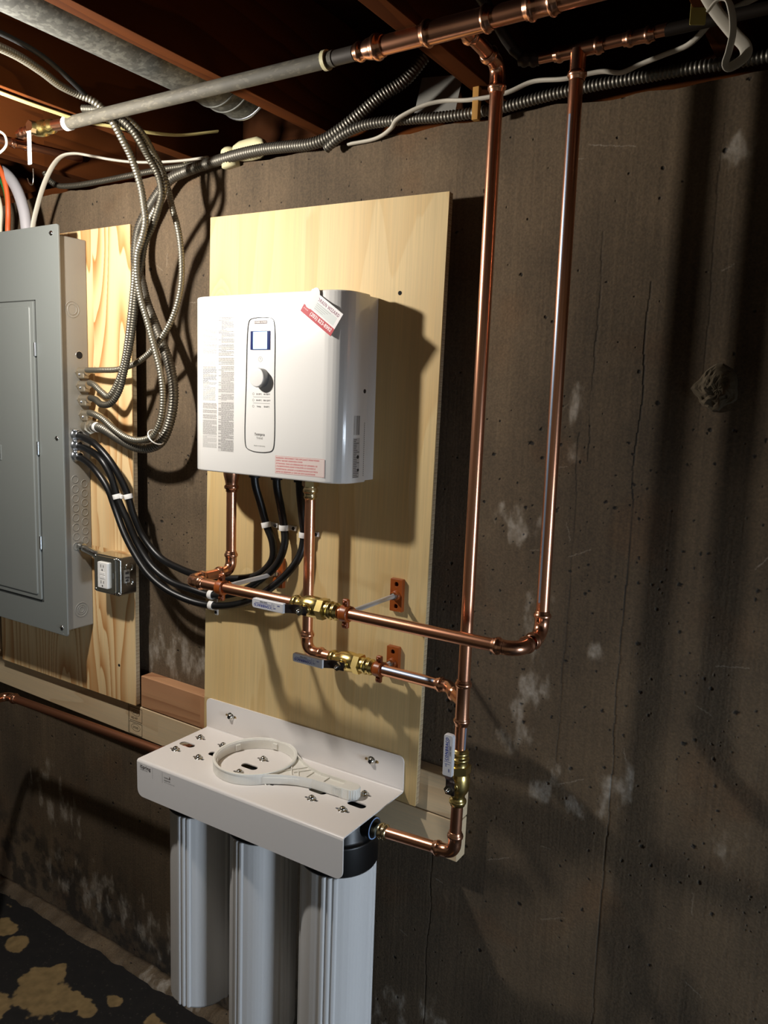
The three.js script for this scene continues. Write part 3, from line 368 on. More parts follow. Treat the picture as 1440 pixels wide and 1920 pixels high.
  const wl = decal('warning_label', 0.1245, 0.036, 0.3755, 0.0265, f + 0.0003, canvasTex(996, 288, (g) => { g.fillStyle = 'rgba(232,214,208,0.75)'; g.fillRect(0, 0, 996, 288); g.strokeStyle = 'rgba(170,60,62,0.8)'; g.lineWidth = 3; g.strokeRect(4, 4, 988, 280); g.fillStyle = 'rgba(176,40,46,0.9)'; g.font = 'bold 33px sans-serif'; ['WARNING: DISCONNECT THIS APPLIANCE FROM POWER', 'SUPPLY BEFORE REMOVING COVER', 'ATTENTION: TOUS LES DÉBRANCHEZ CET APPAREIL DE', "L'ALIMENTATION AVANT D'ENLEVER LE COUVERCLE", 'ADVERTENCIA: APAGUE LA ALIMENTACION ELECTRICA', 'ANTES DE REMOVER LA TAPA DE ESTE CALENTADOR'].forEach((s, i) => g.fillText(s, 16, 46 + i * 43 + Math.floor(i / 2) * 4, 950)); }), cv); wl.rotation.z = 0.006;
  const rl = decal('rating_print', 0.05, 0.125, 0, 0, 0, canvasTex(200, 500, (g) => { const R = rng(5); g.fillStyle = 'rgba(120,110,104,0.25)'; g.fillRect(4, 180, 90, 315); g.fillStyle = 'rgba(80,72,68,0.55)'; for (let x = 10; x < 90; x += 4 + R() * 9) g.fillRect(x, 6, 2 + R() * 4, 150); for (let y = 190; y < 490; y += 14) g.fillRect(12, y, 30 + R() * 50, 7); for (let y = 60; y < 480; y += 16) g.fillRect(150, y, 10, 9); }), cv); rl.rotation.y = Math.PI / 2; rl.position.set(hx1 + 0.0004, 0.072, 0.055);
  for (const [y, z, r] of [[0.181, 0.044, 0.0042], [0.052, 0.062, 0.0036], [0.026, 0.06, 0.0028]]) obj('side_hole', lathe([[0.0001, 0.0008], [r, 0.0008], [r, 0]], [z < 0.05 ? hx1 - 0.0002 : hx1, y, z], [1, 0, 0], 16), M(0x2f2c2a, 0.6), cv);
  // business card stuck on the corner of the cover
  const c = thing('business_card', 'red and white business card stuck on the top corner of the heater', 'card', [0.4245, 1.8085, 0.1735]); c.rotation.set(0.01, 0.045, -0.605);
  obj('card_stock', [ext(rrect(-0.0435, -0.0245, 0.0435, 0.0245, 0.001), 0.0008), ext(new THREE.Shape().absellipse(-0.031, 0.011, 0.0125, 0.0215, 0, Math.PI * 2, false, 0.1), 0.0011, 0, 1, 20)], M(0xd9d5d6, 0.4), c);
  decal('card_print', 0.0864, 0.0486, 0, 0, 0.00105, canvasTex(864, 486, (g) => { g.fillStyle = '#e9e4e4'; g.fillRect(0, 0, 864, 486); g.fillStyle = '#b7202f'; g.fillRect(0, 330, 864, 156); g.fillStyle = '#e4e0e2'; g.beginPath(); g.ellipse(96, 160, 116, 190, 0, 0, 7); g.fill(); g.fillStyle = '#cfd4d2'; g.fillRect(240, 130, 560, 170); g.fillStyle = '#6d2a4a'; g.font = 'bold 92px sans-serif'; g.fillText('DRAIN WIZARD', 216, 112, 600); g.fillStyle = '#f3ecec'; g.font = 'bold 100px sans-serif'; g.fillText('(203) 823-8992', 226, 430, 590); g.font = '30px sans-serif'; g.fillText('24 HOUR', 30, 400); g.fillStyle = '#9c9c9c'; for (let i = 0; i < 4; i++) g.fillRect(250, 150 + i * 36, 380 - i * 50, 9); }), c);
}

// ---------------------------------------------------------------- plumbing
const PR = 0.0111;
const pipe = (a, b, r = PR) => cyl(a, b, r, 28);
const coupling = (len, R) => [[R * 1.0, 0], [R * 1.13, 0.0005], [R * 1.14, 0.0045], [R * 1.32, 0.0065], [R * 1.38, 0.0095], [R * 1.32, 0.0125], [R * 1.14, 0.0145], [R * 1.12, len / 2], [R * 1.14, len - 0.0145], [R * 1.32, len - 0.0125], [R * 1.38, len - 0.0095], [R * 1.32, len - 0.0065], [R * 1.14, len - 0.0045], [R * 1.13, len - 0.0005], [R, len]];
const bellEnd = (p, d, R = PR, len = 0.026) => lathe([[R, 0], [R * 1.13, 0.0005], [R * 1.14, 0.004], [R * 1.32, 0.0058], [R * 1.38, 0.009], [R * 1.32, 0.0122], [R * 1.14, 0.014], [R * 1.13, len]], p, d, 28);   // opening at p, going on along d
const at = (p, d, s) => [p[0] + d[0] * s, p[1] + d[1] * s, p[2] + d[2] * s], neg = d => [-d[0], -d[1], -d[2]];
function elbow(corner, a, b, R = PR, rb = 0.021, len = 0.024) {             // a, b: unit directions from the corner to the two pipes
  const A = VA(at(corner, a, rb)), B = VA(at(corner, b, rb)), C = VA(corner), cen = C.clone().addScaledVector(VA(a), rb).addScaledVector(VA(b), rb), pts = [];
  for (let i = 0; i <= 12; i++) { const q = i / 12, p = A.clone().multiplyScalar((1 - q) ** 2).addScaledVector(C, 2 * q * (1 - q)).addScaledVector(B, q * q); if (Math.abs(VA(a).dot(VA(b))) < 0.01) { const d = p.clone().sub(cen); p.copy(cen).addScaledVector(d.normalize(), rb); } pts.push(p); }
  return [sweep(pts, R * 1.13, 24, { caps: false }), bellEnd(at(corner, a, rb + len), neg(a), R, len), bellEnd(at(corner, b, rb + len), neg(b), R, len)];
}
const xz = (a) => [Math.cos(a), 0, Math.sin(a)];
function lever(t, len, w, text, flip) {                                      // lever lies along local -x (flip: +x), stem along local z
  const f = g => flip ? g.rotateZ(Math.PI) : g, bend = g => { const P = g.attributes.position; for (let i = 0; i < P.count; i++) { const x = P.getX(i); P.setY(i, P.getY(i) * mix(0.0172, w * 1.7, ss(-0.012, -0.03, x))); P.setZ(i, P.getZ(i) + 0.011 * ss(0.012, 0.034, -x)); } g.computeVertexNormals(); return g; };
  const root = new THREE.BoxGeometry(0.05, 1, 0.0024, 24, 1, 1); root.translate(-0.013, 0, 0.034);
  obj('lever_root', f(bend(root)), M(0x4a3f3e, 0.35, 0.8), t);
  const sl = ext(rrect(-len, -w, -0.03, w, [0.006, 0.003, 0.003, 0.006]), 0.006, 0.0015, 3); sl.translate(0, 0, 0.042);
  const h = obj('lever_sleeve', f(sl), leverVinyl, t), p = new THREE.PlaneGeometry(len - 0.04, w * 1.6); p.translate(-(len + 0.032) / 2, 0, 0.0482 + 0.0015);
  obj('lever_print', f(p), new THREE.MeshStandardMaterial({ map: text, roughness: 0.5, transparent: true }), h);
  obj('stem', cyl([0, 0, 0.012], [0, 0, 0.03], 0.0075, 18), brass, t);
  const nut = obj('stem_nut', hex([0, 0, 0.0348], [0, 0, 0.0415], 0.0092), steel, t); obj('stem_tip', lathe([[0.0001, 0.0475], [0.0032, 0.0465], [0.0036, 0.041]], [0, 0, 0], [0, 0, 1], 14), steel, nut);
}
const leverText = (flip) => canvasTex(512, 128, (g) => { g.fillStyle = '#2b3f9e'; if (flip) { g.translate(512, 128); g.rotate(Math.PI); } g.font = 'bold 62px sans-serif'; g.fillText('CONBRACO', 176, 66, 326); g.font = 'bold 28px sans-serif'; g.fillStyle = '#30344e'; g.fillText('LEAD FREE', 250, 116); g.fillStyle = '#2b3f9e'; g.fillRect(160, 8, 5, 112); g.font = 'bold 28px sans-serif'; g.fillText('3/4', 90, 52); g.fillText('600', 20, 104); g.fillRect(128, 20, 4, 88); g.fillRect(180, 78, 300, 6); });
function valve(pos, rot, label, text, flip) {                                      // flow along local x, stem along local z
  const t = thing('ball_valve', label, 'valve', pos, 'brass ball valves'); t.rotation.set(...rot);
  obj('body', [lathe([[0.011, -0.046], [0.0135, -0.046], [0.0138, -0.0425], [0.0158, -0.041], [0.0163, -0.038], [0.0158, -0.035], [0.0132, -0.033], [0.0128, -0.026], [0.0185, -0.017], [0.0205, -0.008], [0.021, 0.0], [0.0205, 0.009], [0.019, 0.018], [0.0165, 0.02], [0.0145, 0.0205]], [0, 0, 0], [1, 0, 0], 32), lathe([[0.0001, 0.0265], [0.0095, 0.0265], [0.0105, 0.025], [0.0125, 0.012]], [0, 0, 0], [0, 0, 1], 24)], brass, t);
  obj('hex_nut', hex([0.019, 0, 0], [0.033, 0, 0], 0.0215), brass, t);
  obj('end_sleeve', lathe([[0.017, 0.032], [0.0158, 0.0335], [0.0155, 0.041], [0.0172, 0.0425], [0.0178, 0.045], [0.0172, 0.0475], [0.0145, 0.049], [0.0142, 0.052], [0.0162, 0.0535], [0.0168, 0.0562], [0.0162, 0.059], [0.0138, 0.0605], [0.0136, 0.0635], [0.0111, 0.064]], [0, 0, 0], [1, 0, 0], 32), brass, t);
  lever(t, 0.108, 0.0095, text, flip); return t;
}
function standoff(x, y, zc, label) {
  const t = thing('pipe_standoff', label, 'pipe clamp', [x, y, 0.054], 'copper coloured pipe standoffs'), L = zc - 0.054;
  const s = rrect(-0.0145, -0.034, 0.0145, 0.034, 0.002); for (const yy of [0.023, -0.023]) { const h = new THREE.Path(); h.absarc(0, yy, 0.0048, 0, Math.PI * 2, true); s.holes.push(h); }
  obj('mounting_plate', ext(s, 0.0085, 0.0008, 2, 14), clampPaint, t); for (const yy of [0.023, -0.023]) obj('screw_head', lathe([[0.0001, 0.004], [0.0035, 0.0035], [0.0046, 0.002]], [0, yy, 0], [0, 0, 1], 14), M(0x3a2418, 0.4, 0.6), t);
  obj('boss', lathe([[0.0105, 0.009], [0.0095, 0.015], [0.0075, 0.0155], [0.0001, 0.0155]], [0, 0, 0], [0, 0, 1], 20), clampPaint, t); obj('rod_nut', hex([0, 0, 0.0155], [0, 0, 0.0225], 0.0075), steel, t);
  obj('rod', cyl([0, 0, 0.012], [0, 0, L - 0.012], 0.0048, 16), rodSteel, t);
  const cl = obj('clamp_ring', [lathe([[0.0113, -0.0085], [0.0152, -0.0085], [0.0158, -0.006], [0.0158, 0.006], [0.0152, 0.0085], [0.0113, 0.0085]], [0, 0, L], [1, 0, 0], 28), box(0.013, 0.056, 0.009, 0, 0, L, 0.003), hex([0, 0, L - 0.0225], [0, 0, L - 0.013], 0.009)], clampPaint, t);
  for (const yy of [0.021, -0.021]) obj('clamp_screw', lathe([[0.0001, 0.0042], [0.0034, 0.0034], [0.0048, 0.0008], [0.0048, 0]], [0, yy, L + 0.0045], [0, 0, 1], 14), M(0x6a3418, 0.35, 0.5), cl);
}
const stripe = (a, b, ang, r = PR, half = 0.16) => { const n = 24, A = VA(a), D = VA(b).sub(A), L = D.length(), g = new THREE.CylinderGeometry(r + 0.00015, r + 0.00015, L, 4, 1, true, ang - half, half * 2); g.translate(0, L / 2, 0); return turn(g, D.toArray(), a); };   // narrow pale blue-grey band along the pipe
const zA = 0.24, yA = 1.2545, zo = 0.112, yB = 1.1115, zB = 0.113, p1 = [0.757, 0.165], p2 = [0.8875, 0.14];
{
  // hot outlet: left drop, forward elbow, short run to the upper valve
  let t = thing('copper_pipe', 'copper pipe dropping from the left of the heater and turning forward to the upper valve', 'pipe');
  obj('drop', pipe([0.137, 1.484, zo], [0.137, yA + 0.03, zo]), copper, t); obj('adapter', [lathe([[0.0001, 0], [0.0185, 0], [0.019, 0.004], [0.0175, 0.018], [0.0145, 0.03], [0.0135, 0.036], [0.0135, 0.0385], [0.0158, 0.0405], [0.0162, 0.0435], [0.0158, 0.0465], [0.0128, 0.0485], [0.0126, 0.054], [0.0111, 0.0545]], [0.137, 1.488, zo], [0, -1, 0], 28)], fittingCopper, t);
  obj('elbow', elbow([0.137, yA, zo], [0, 1, 0], [0, 0, 1]), fittingCopper, t); obj('forward_run', pipe([0.137, yA, zo + 0.03], [0.137, yA, zA - 0.03]), copper, t);
  obj('elbow', elbow([0.137, yA, zA], [0, 0, -1], [1, 0, 0]), fittingCopper, t); obj('horizontal_run', pipe([0.165, yA, zA], [0.425, yA, zA]), copper, t);
  // upper valve on to the right riser
  t = thing('copper_pipe', 'copper riser farther right, from the upper valve round two elbows up to the joists', 'pipe');
  obj('horizontal_run', pipe([0.52, yA, zA], [0.868, yA, zA]), copper, t); obj('elbow', elbow([p2[0], yA, zA], [-1, 0, 0], [0, 0, -1], PR, 0.025, 0.02), fittingCopper, t);
  obj('elbow', elbow([p2[0], yA, p2[1]], [0, 0, 1], [0, 1, 0], PR, 0.025, 0.02), fittingCopper, t); obj('riser', pipe([p2[0], yA + 0.03, p2[1]], [p2[0] - 0.001, 2.18, p2[1]]), copper, t);
  obj('pale_line', stripe([p2[0], yA + 0.06, p2[1]], [p2[0] - 0.001, 2.1, p2[1]], -0.28, PR, 0.17), paleStripe, t);
  const yt = 2.196; obj('tee', [...[-1, 1].map(s => bellEnd([p2[0] + s * 0.04, yt, p2[1]], [-s, 0, 0], 0.0095, 0.04)), bellEnd([p2[0], yt - 0.045, p2[1]], [0, 1, 0], PR, 0.045)], fittingCopper, t);
  obj('left_stub', pipe([0.815, yt, p2[1]], [0.87, yt, p2[1]], 0.0085), copper, t); obj('right_run', pipe([0.9, yt, p2[1]], [1.02, yt + 0.002, p2[1]], 0.0085), copper, t); obj('coupling', lathe(coupling(0.046, 0.0088), [0.957, yt, p2[1]], [1, 0, 0]), fittingCopper, t);
  // right drop to the lower valve
  t = thing('copper_pipe', 'copper pipe dropping from the right of the heater to the lower valve', 'pipe');
  obj('drop', pipe([0.3585, 1.47, zo], [0.3585, yB + 0.03, zo]), copper, t); obj('union', [lathe([[0.0001, 0], [0.0155, 0], [0.0155, 0.01], [0.0135, 0.0125], [0.0132, 0.024], [0.0145, 0.026], [0.016, 0.0285], [0.0163, 0.0315], [0.016, 0.0345], [0.0132, 0.0365], [0.0132, 0.042], [0.0146, 0.044], [0.0111, 0.05]], [0.3585, 1.488, zo], [0, -1, 0], 28), hex([0.3585, 1.479, zo], [0.3585, 1.466, zo], 0.0178)], paleBrass, t);
  obj('elbow', elbow([0.3585, yB, zo], [0, 1, 0], [1, 0, 0]), fittingCopper, t); obj('horizontal_run', pipe([0.395, yB, zB], [0.43, yB, zB]), copper, t);
  // lower valve to the left riser
  t = thing('copper_pipe', 'copper riser nearest the plywood board, from the vertical valve up to the joists', 'pipe');
  obj('branch_run', pipe([0.525, yB, zB], [0.685, yB, zB]), copper, t); obj('pale_line', stripe([0.553, yB, zB], [0.672, yB, zB], -0.72, PR, 0.3), paleStripe, t);
  const c0 = [0.7, yB, zB], c1 = [p1[0], yB, p1[1]], d = VA(c1).sub(VA(c0)).normalize().toArray();
  obj('branch_elbow', [bellEnd([0.675, yB, zB], [1, 0, 0], PR, 0.024), sweep([V(0.695, yB, zB), V(0.703, yB, zB + 0.002), V(0.711, yB, zB + 0.009), V(0.72, yB, zB + 0.019), V(0.757, yB, 0.165)], PR * 1.13, 24, { caps: false }), bellEnd(at(c1, d, -0.03), neg(d), PR, 0.024)], fittingCopper, t);
  obj('tee', [bellEnd([p1[0], yB + 0.042, p1[1]], [0, -1, 0], PR, 0.042), bellEnd([p1[0], yB - 0.045, p1[1]], [0, 1, 0], PR, 0.045)], fittingCopper, t);
  obj('riser', pipe([p1[0], yB, p1[1]], [p1[0] + 0.006, 2.15, p1[1]]), copper, t); obj('lower_run', pipe([p1[0] - 0.001, 1.0, p1[1]], [p1[0], yB, p1[1]]), copper, t); obj('pale_line', stripe([p1[0] - 0.001, 1.015, p1[1]], [p1[0], 1.065, p1[1]], 1.35, PR, 0.2), paleStripe, t);
  const top = [p1[0] + 0.006, 2.19, p1[1]]; obj('elbow', elbow(top, [0, -1, 0], [0, 0.03, 0.9995], PR, 0.021, 0.024), fittingCopper, t); obj('joist_run', pipe([top[0], 2.192, 0.2], [top[0], 2.196, 0.28]), copper, t);
  // bottom leg to the filter
  t = thing('copper_pipe', 'copper pipe bending from the vertical valve into the black filter head', 'pipe');
  obj('lower_drop', pipe([0.7555, 0.84, 0.165], [0.757, 0.93, 0.165]), copper, t); obj('elbow', elbow([0.7555, 0.815, 0.165], [0, 1, 0], [-0.9975, -0.07, 0], PR, 0.022, 0.022), fittingCopper, t); obj('filter_run', pipe([0.59, 0.8035, 0.165], [0.73, 0.8133, 0.165]), copper, t);
  obj('adapter', [lathe([[0.0001, 0], [0.0135, 0], [0.0135, 0.01], [0.0158, 0.012], [0.0165, 0.0155], [0.0158, 0.019], [0.0132, 0.021], [0.015, 0.024], [0.0155, 0.027], [0.0125, 0.03], [0.0111, 0.0305]], [0.578, 0.8025, 0.165], [0.9975, 0.07, 0], 28)], paleBrass, t);

  valve([0.468, yA, zA], [0, 0, 0], 'brass ball valve on the upper copper run, its pale lever pointing left', leverText(true));
  valve([0.4675, yB, zB], [0, 0, 0], 'brass ball valve on the lower copper run above the white bracket', leverText(true));
  valve([0.757, 0.958, 0.165], [0, 0, Math.PI / 2], 'brass ball valve standing upright on the riser, its lever pointing up', leverText(true), true);
  standoff(0.233, yA, zA, 'copper coloured standoff with long rod behind the left heater pipe'); standoff(0.546, yA, zA, 'copper coloured standoff with long rod right of the upper valve'); standoff(0.543, yB, zB, 'copper coloured standoff with short rod right of the lower valve');

  // line under the joists
  t = thing('supply_pipe', 'grey painted supply pipe under the joists with bright new copper at its right', 'pipe');
  obj('old_pipe', pipe([-0.145, 2.197, 0.3], [0.535, 2.193, 0.3], 0.0125), greyPipe, t); obj('dark_pipe_end', pipe([0.535, 2.193, 0.3], [0.575, 2.193, 0.3], 0.0115), M(0x3f3a35, 0.6, 0.4), t); obj('band', cyl([0.515, 2.193, 0.3], [0.522, 2.193, 0.3], 0.0155, 20), cream, t);
  obj('reducer', [bellEnd([0.577, 2.193, 0.3], [1, 0, 0], 0.0112, 0.02), lathe([[0.0128, 0], [0.015, 0.006], [0.0165, 0.014], [0.0165, 0.018], [0.019, 0.02], [0.0197, 0.0235], [0.019, 0.027], [0.0162, 0.029], [0.0162, 0.035], [0.014, 0.0355]], [0.595, 2.1935, 0.3], [1, 0, 0], 28)], fittingCopper, t);
  obj('copper_run', pipe([0.62, 2.1935, 0.3], [1.3, 2.198, 0.3], 0.0142), copper, t); obj('tee', [bellEnd([0.7, 2.1945, 0.3], [1, 0, 0], 0.0142, 0.062), bellEnd([0.815, 2.1945, 0.3], [-1, 0, 0], 0.0142, 0.062), bellEnd([0.763, 2.1945, 0.258], [0, 0.03, 1], PR, 0.045)], fittingCopper, t);
  obj('coupling', lathe(coupling(0.05, 0.0142), [0.865, 2.1955, 0.3], [1, 0, 0]), fittingCopper, t);
  // shut-off valve at the far end of the grey pipe
  t = thing('stop_valve', 'small brass stop valve with white tag lever, ending the grey pipe', 'valve');
  obj('body', [lathe([[0.0001, 0], [0.0135, 0], [0.015, 0.008], [0.0165, 0.02], [0.0165, 0.03], [0.0125, 0.034], [0.0125, 0.042], [0.0145, 0.046], [0.0145, 0.056], [0.011, 0.06], [0.0105, 0.07]], [-0.262, 2.2, 0.3], [1, -0.02, 0], 24)], brass, t); obj('tail_pipe', pipe([-0.2, 2.199, 0.3], [-0.15, 2.197, 0.3], 0.0108), copper, t);
  obj('white_collar', cyl([-0.158, 2.197, 0.3], [-0.145, 2.197, 0.3], 0.0145, 20), whitePlastic, t); obj('packing_nut', hex([-0.247, 2.2, 0.305], [-0.247, 2.198, 0.327], 0.012), steel, t);
  obj('tag_lever', box(0.0125, 0.068, 0.003, -0.2405, 2.152, 0.331, 0.0014), whitePlastic, t); obj('inlet', [pipe([-0.325, 2.2, 0.3], [-0.262, 2.2, 0.3], 0.0085), lathe(coupling(0.034, 0.0088), [-0.318, 2.2, 0.3], [1, 0, 0])], fittingCopper, t);
  t = thing('copper_pipe', 'thin old copper pipe along the side of a joist by the stop valve', 'pipe'); obj('run', pipe([-0.515, 2.222, 0.42], [-0.515, 2.252, 0.0], 0.0085), oldCopper, t); obj('coupling', lathe(coupling(0.05, 0.0088), [-0.515, 2.237, 0.2], [0, 0.071, -0.9975]), fittingCopper, t);
  // old pipe behind the bracket
  t = thing('copper_pipe', 'dull copper pipe low on the wall under the pale timber rail', 'pipe'); const yl = 0.77, zl = 0.15;
  obj('run', pipe([-0.66, yl, zl], [-0.04, yl + 0.012, zl]), oldCopper, t); obj('elbow', elbow([-0.01, yl + 0.0125, zl], [-1, 0, 0], [0, 0, -1]), oldCopper, t); obj('wall_stub', pipe([-0.01, yl + 0.0125, zl - 0.03], [-0.01, yl + 0.0125, 0.039]), oldCopper, t); obj('elbow', elbow([-0.695, yl, zl], [1, 0, 0], [0, 0, 1]), fittingCopper, t); obj('elbow', elbow([-0.695, yl, zl + 0.09], [0, 0, -1], [0, -1, 0]), fittingCopper, t); obj('return_drop', pipe([-0.695, yl - 0.03, zl + 0.09], [-0.695, 0.0, zl + 0.09]), oldCopper, t);
  // dark old pipe between the joists at the right
  t = thing('old_pipe', 'dark old pipe between the joists, joining the tee of the right riser', 'pipe'); obj('run', sweep(spline([[0.82, 2.196, 0.14], [0.795, 2.2, 0.145], [0.782, 2.215, 0.165], [0.775, 2.245, 0.25], [0.77, 2.28, 0.5], [0.77, 2.3, 1.0]], 40), 0.0085, 14), M(0x2b2622, 0.55, 0.5), t); obj('elbow_collar', lathe(coupling(0.034, 0.009), [0.79, 2.199, 0.146], [0.95, -0.1, -0.2]), M(0x3a302a, 0.5, 0.5), t);
  t = thing('old_pipe', 'dark old pipe running right under the joists past the yellow tag', 'pipe'); obj('run', pipe([1.018, 2.197, 0.14], [1.6, 2.2, 0.14], 0.0086), M(0x2f2822, 0.5, 0.6), t); obj('collar', lathe(coupling(0.03, 0.009), [1.25, 2.198, 0.14], [1, 0, 0]), M(0x3a302a, 0.5, 0.5), t);
}

// ---------------------------------------------------------------- filter bracket, filters, wrench
{
  const t = thing('filter_bracket', 'white folded steel bracket carrying three filters on the plywood board', 'bracket', [0.2917, 0.8315, 0.054]); t.rotation.z = 0.0128;
  const w = 0.2856, D = 0.2195, slot = (s, x, y, l, r, n = 8) => { const h = new THREE.Path(); h.absarc(x + l / 2 - r, y, r, -Math.PI / 2, Math.PI / 2, false); h.absarc(x - l / 2 + r, y, r, Math.PI / 2, Math.PI * 1.5, false); h.closePath(); s.holes.push(h); };
  const bigs = [-0.2493, -0.1552, -0.054, 0.042, 0.1373, 0.2357], smalls = []; for (const x of [-0.2505, -0.176, -0.0516, 0.0291, 0.1473, 0.2255]) for (const z of [0.1125, 0.191]) smalls.push([x, z]);
  const tp = shapeXY([[-w, -0.006], [-w, -(D - 0.006)], [w, -(D - 0.006)], [w, -0.006]].map(q => [q[0], q[1]])); for (const x of bigs) slot(tp, x, -(0.156 - 0.054), 0.043, 0.0095); for (const [x, z] of smalls) slot(tp, x, -(z - 0.054), 0.034, 0.003);
  const tg = ext(tp, 0.0025, 0, 1, 10); tg.rotateX(-Math.PI / 2); tg.translate(0, -0.0025, 0); obj('top_plate', tg, shelfWhite, t);
  const bend = (yy, zz, r, a0, a1) => { const pts = []; for (let i = 0; i <= 8; i++) { const a = a0 + (a1 - a0) * i / 8; pts.push([zz + Math.cos(a) * r, yy + Math.sin(a) * r]); } for (let i = 8; i >= 0; i--) { const a = a0 + (a1 - a0) * i / 8; pts.push([zz + Math.cos(a) * (r - 0.0025), yy + Math.sin(a) * (r - 0.0025)]); } const g = ext(shapeXY(pts), 2 * w); g.rotateY(-Math.PI / 2); g.translate(w, 0, 0); return toCreasedNormals(g, 0.5); };
  const fr = rrect(-w, -0.0865, w, -0.006, [0.02, 0.02, 0, 0]); const fg = ext(fr, 0.0025, 0, 1, 10); fg.translate(0, 0, D - 0.0025);
  const fl = obj('front_flange', [fg, bend(-0.006, D - 0.006, 0.006, 0, Math.PI / 2)], shelfWhite, t);
  const bk = rrect(-w, 0.004, w, 0.0768, [0, 0, 0.016, 0.016]); for (const x of [-0.2042, 0.2053]) slot(bk, x, 0.0469, 0.036, 0.0036); const bg = ext(bk, 0.0025, 0, 1, 10); bg.translate(0, 0, 0.0003);
  const inner = (() => { const pts = []; for (let i = 0; i <= 8; i++) { const a = Math.PI + Math.PI / 2 * i / 8; pts.push([0.0063 + Math.cos(a) * 0.006, 0.0035 + Math.sin(a) * 0.006]); } for (let i = 8; i >= 0; i--) { const a = Math.PI + Math.PI / 2 * i / 8; pts.push([0.0063 + Math.cos(a) * 0.0035, 0.0035 + Math.sin(a) * 0.0035]); } const g = ext(shapeXY(pts), 2 * w); g.rotateY(-Math.PI / 2); g.translate(w, 0, 0); return toCreasedNormals(g, 0.5); })();
  obj('back_plate', [bg, inner], shelfWhite, t);
  const bolt = (x, y, z, d, dark) => { const n = VA(d), u = d[1] ? 1 : 0; const s = obj('screw', [lathe([[0.0096, 0], [0.0096, 0.0015], [0.0067, 0.0016], [0.0067, 0.003], [0.006, 0.0058], [0.004, 0.0074], [0.0001, 0.0078]], [x, y, z], d, 20)], steel, t); obj('screw_recess', hex(at([x, y, z], d, 0.0072), at([x, y, z], d, 0.0081), dark ? 0.0045 : 0.0018), darkHole, s); };
  for (const [x, z] of smalls) bolt(x, 0, z - 0.054, [0, 1, 0]); for (const x of [-0.2042, 0.2053]) bolt(x, 0.0469, 0.0028, [0, 0, 1], true);
  decal('maker_print', 0.128, 0.036, -0.214, -0.0225, D + 0.0003, canvasTex(768, 216, (g) => { g.fillStyle = 'rgba(48,38,42,0.95)'; g.font = 'bold 62px sans-serif'; g.fillText('iSpring', 18, 78, 220); g.font = '20px sans-serif'; g.fillText('WATER SYSTEMS', 22, 104); g.fillRect(262, 20, 2, 150); g.fillRect(450, 20, 2, 150); g.beginPath(); g.ellipse(592, 78, 9, 16, 0, 0, 7); g.fill(); g.beginPath(); g.moveTo(592, 44); g.lineTo(583, 76); g.lineTo(601, 76); g.fill(); g.fillStyle = 'rgba(62,50,52,0.75)'; g.font = 'bold 26px sans-serif'; g.fillText('123filter', 480, 96); g.fillText('support@', 480, 130); g.font = '18px sans-serif'; g.fillText('Scan for installation help', 480, 156); }), fl, 0.5);

  const F = [[0.1035, -0.187, 0.19], [0.2917, 0, -0.15], [0.4925, 0.2, 0.38]], L = ['white ribbed filter housing at the left end of the bracket, its full length visible', 'middle white ribbed filter housing under the bracket', 'white ribbed filter housing at the right end of the bracket, with its black head exposed'];
  F.forEach(([x, , a], i) => {
    const y0 = 0.828 + (x - 0.2917) * 0.0128, f = thing('water_filter', L[i], 'water filter', [x, y0 - 0.004, 0.165], 'filter housings under the bracket'); f.rotation.y = a;
    const pts = [], n = 288; for (let k = 0; k < n; k++) { const b = k / n * Math.PI * 2, m = ((b % (Math.PI / 2)) + Math.PI / 2) % (Math.PI / 2), q = m > Math.PI / 4 ? m - Math.PI / 2 : m; let r = 0.0745; for (const o of [-0.16, 0, 0.16]) { const e = (q - o) / 0.062; r += 0.0042 * Math.exp(-e * e * e * e); } pts.push([Math.cos(b) * r, Math.sin(b) * r]); }
    const s0 = shapeXY(pts), tub = ext(s0, 0.462, 0.004, 2, 1); tub.rotateX(-Math.PI / 2); tub.rotateY(-Math.PI / 2); tub.translate(0, -0.58, 0);
    const body = obj('sump', toCreasedNormals(tub, 0.35), sumpWhite, f);
    obj('sump_base', lathe([[0.0001, -0.594], [0.05, -0.594], [0.066, -0.591], [0.0735, -0.582], [0.0735, -0.57]], [0, 0, 0], [0, 1, 0], 48), sumpWhite, body);
    obj('head', [lathe([[0.0001, 0], [0.06, 0], [0.068, -0.006], [0.07, -0.045], [0.0785, -0.049], [0.081, -0.053], [0.081, -0.108], [0.079, -0.112], [0.0001, -0.112]], [0, 0, 0], [0, 1, 0], 56)], black, f);
    const q = obj('port', [turn(new THREE.CylinderGeometry(0.0225, 0.0245, 0.17, 28), [Math.cos(-a), 0, Math.sin(-a) * -1].map((v, j) => j === 2 ? Math.sin(a) : v), [0, -0.023, 0])], black, f);
    if (i === 2) { const dd = [Math.cos(a), 0, Math.sin(a)], pl = at([0, -0.023, 0], dd, 0.0845); const tg2 = new THREE.TorusGeometry(0.0205, 0.0014, 10, 40); tg2.rotateX(Math.PI / 2); obj('port_ring', turn(tg2, dd, pl), M(0x8fb0e0, 0.4), q); }
  });

  // strap wrench lying on the bracket
  const k = thing('filter_wrench', 'white plastic filter wrench lying on top of the bracket', 'wrench', [0.245, 0.8309, 0.145]); k.rotation.order = 'ZYX'; k.rotation.set(0, 0.028, 0.0128);
  const band = (r0, r1, h, y) => { const s = new THREE.Shape(); s.absarc(0, 0, r1, 0, Math.PI * 2); const p = new THREE.Path(); p.absarc(0, 0, r0, 0, Math.PI * 2, true); s.holes.push(p); const g = ext(s, h, 0.0006, 1, 48); g.rotateX(-Math.PI / 2); g.translate(0, y, 0); return g; };
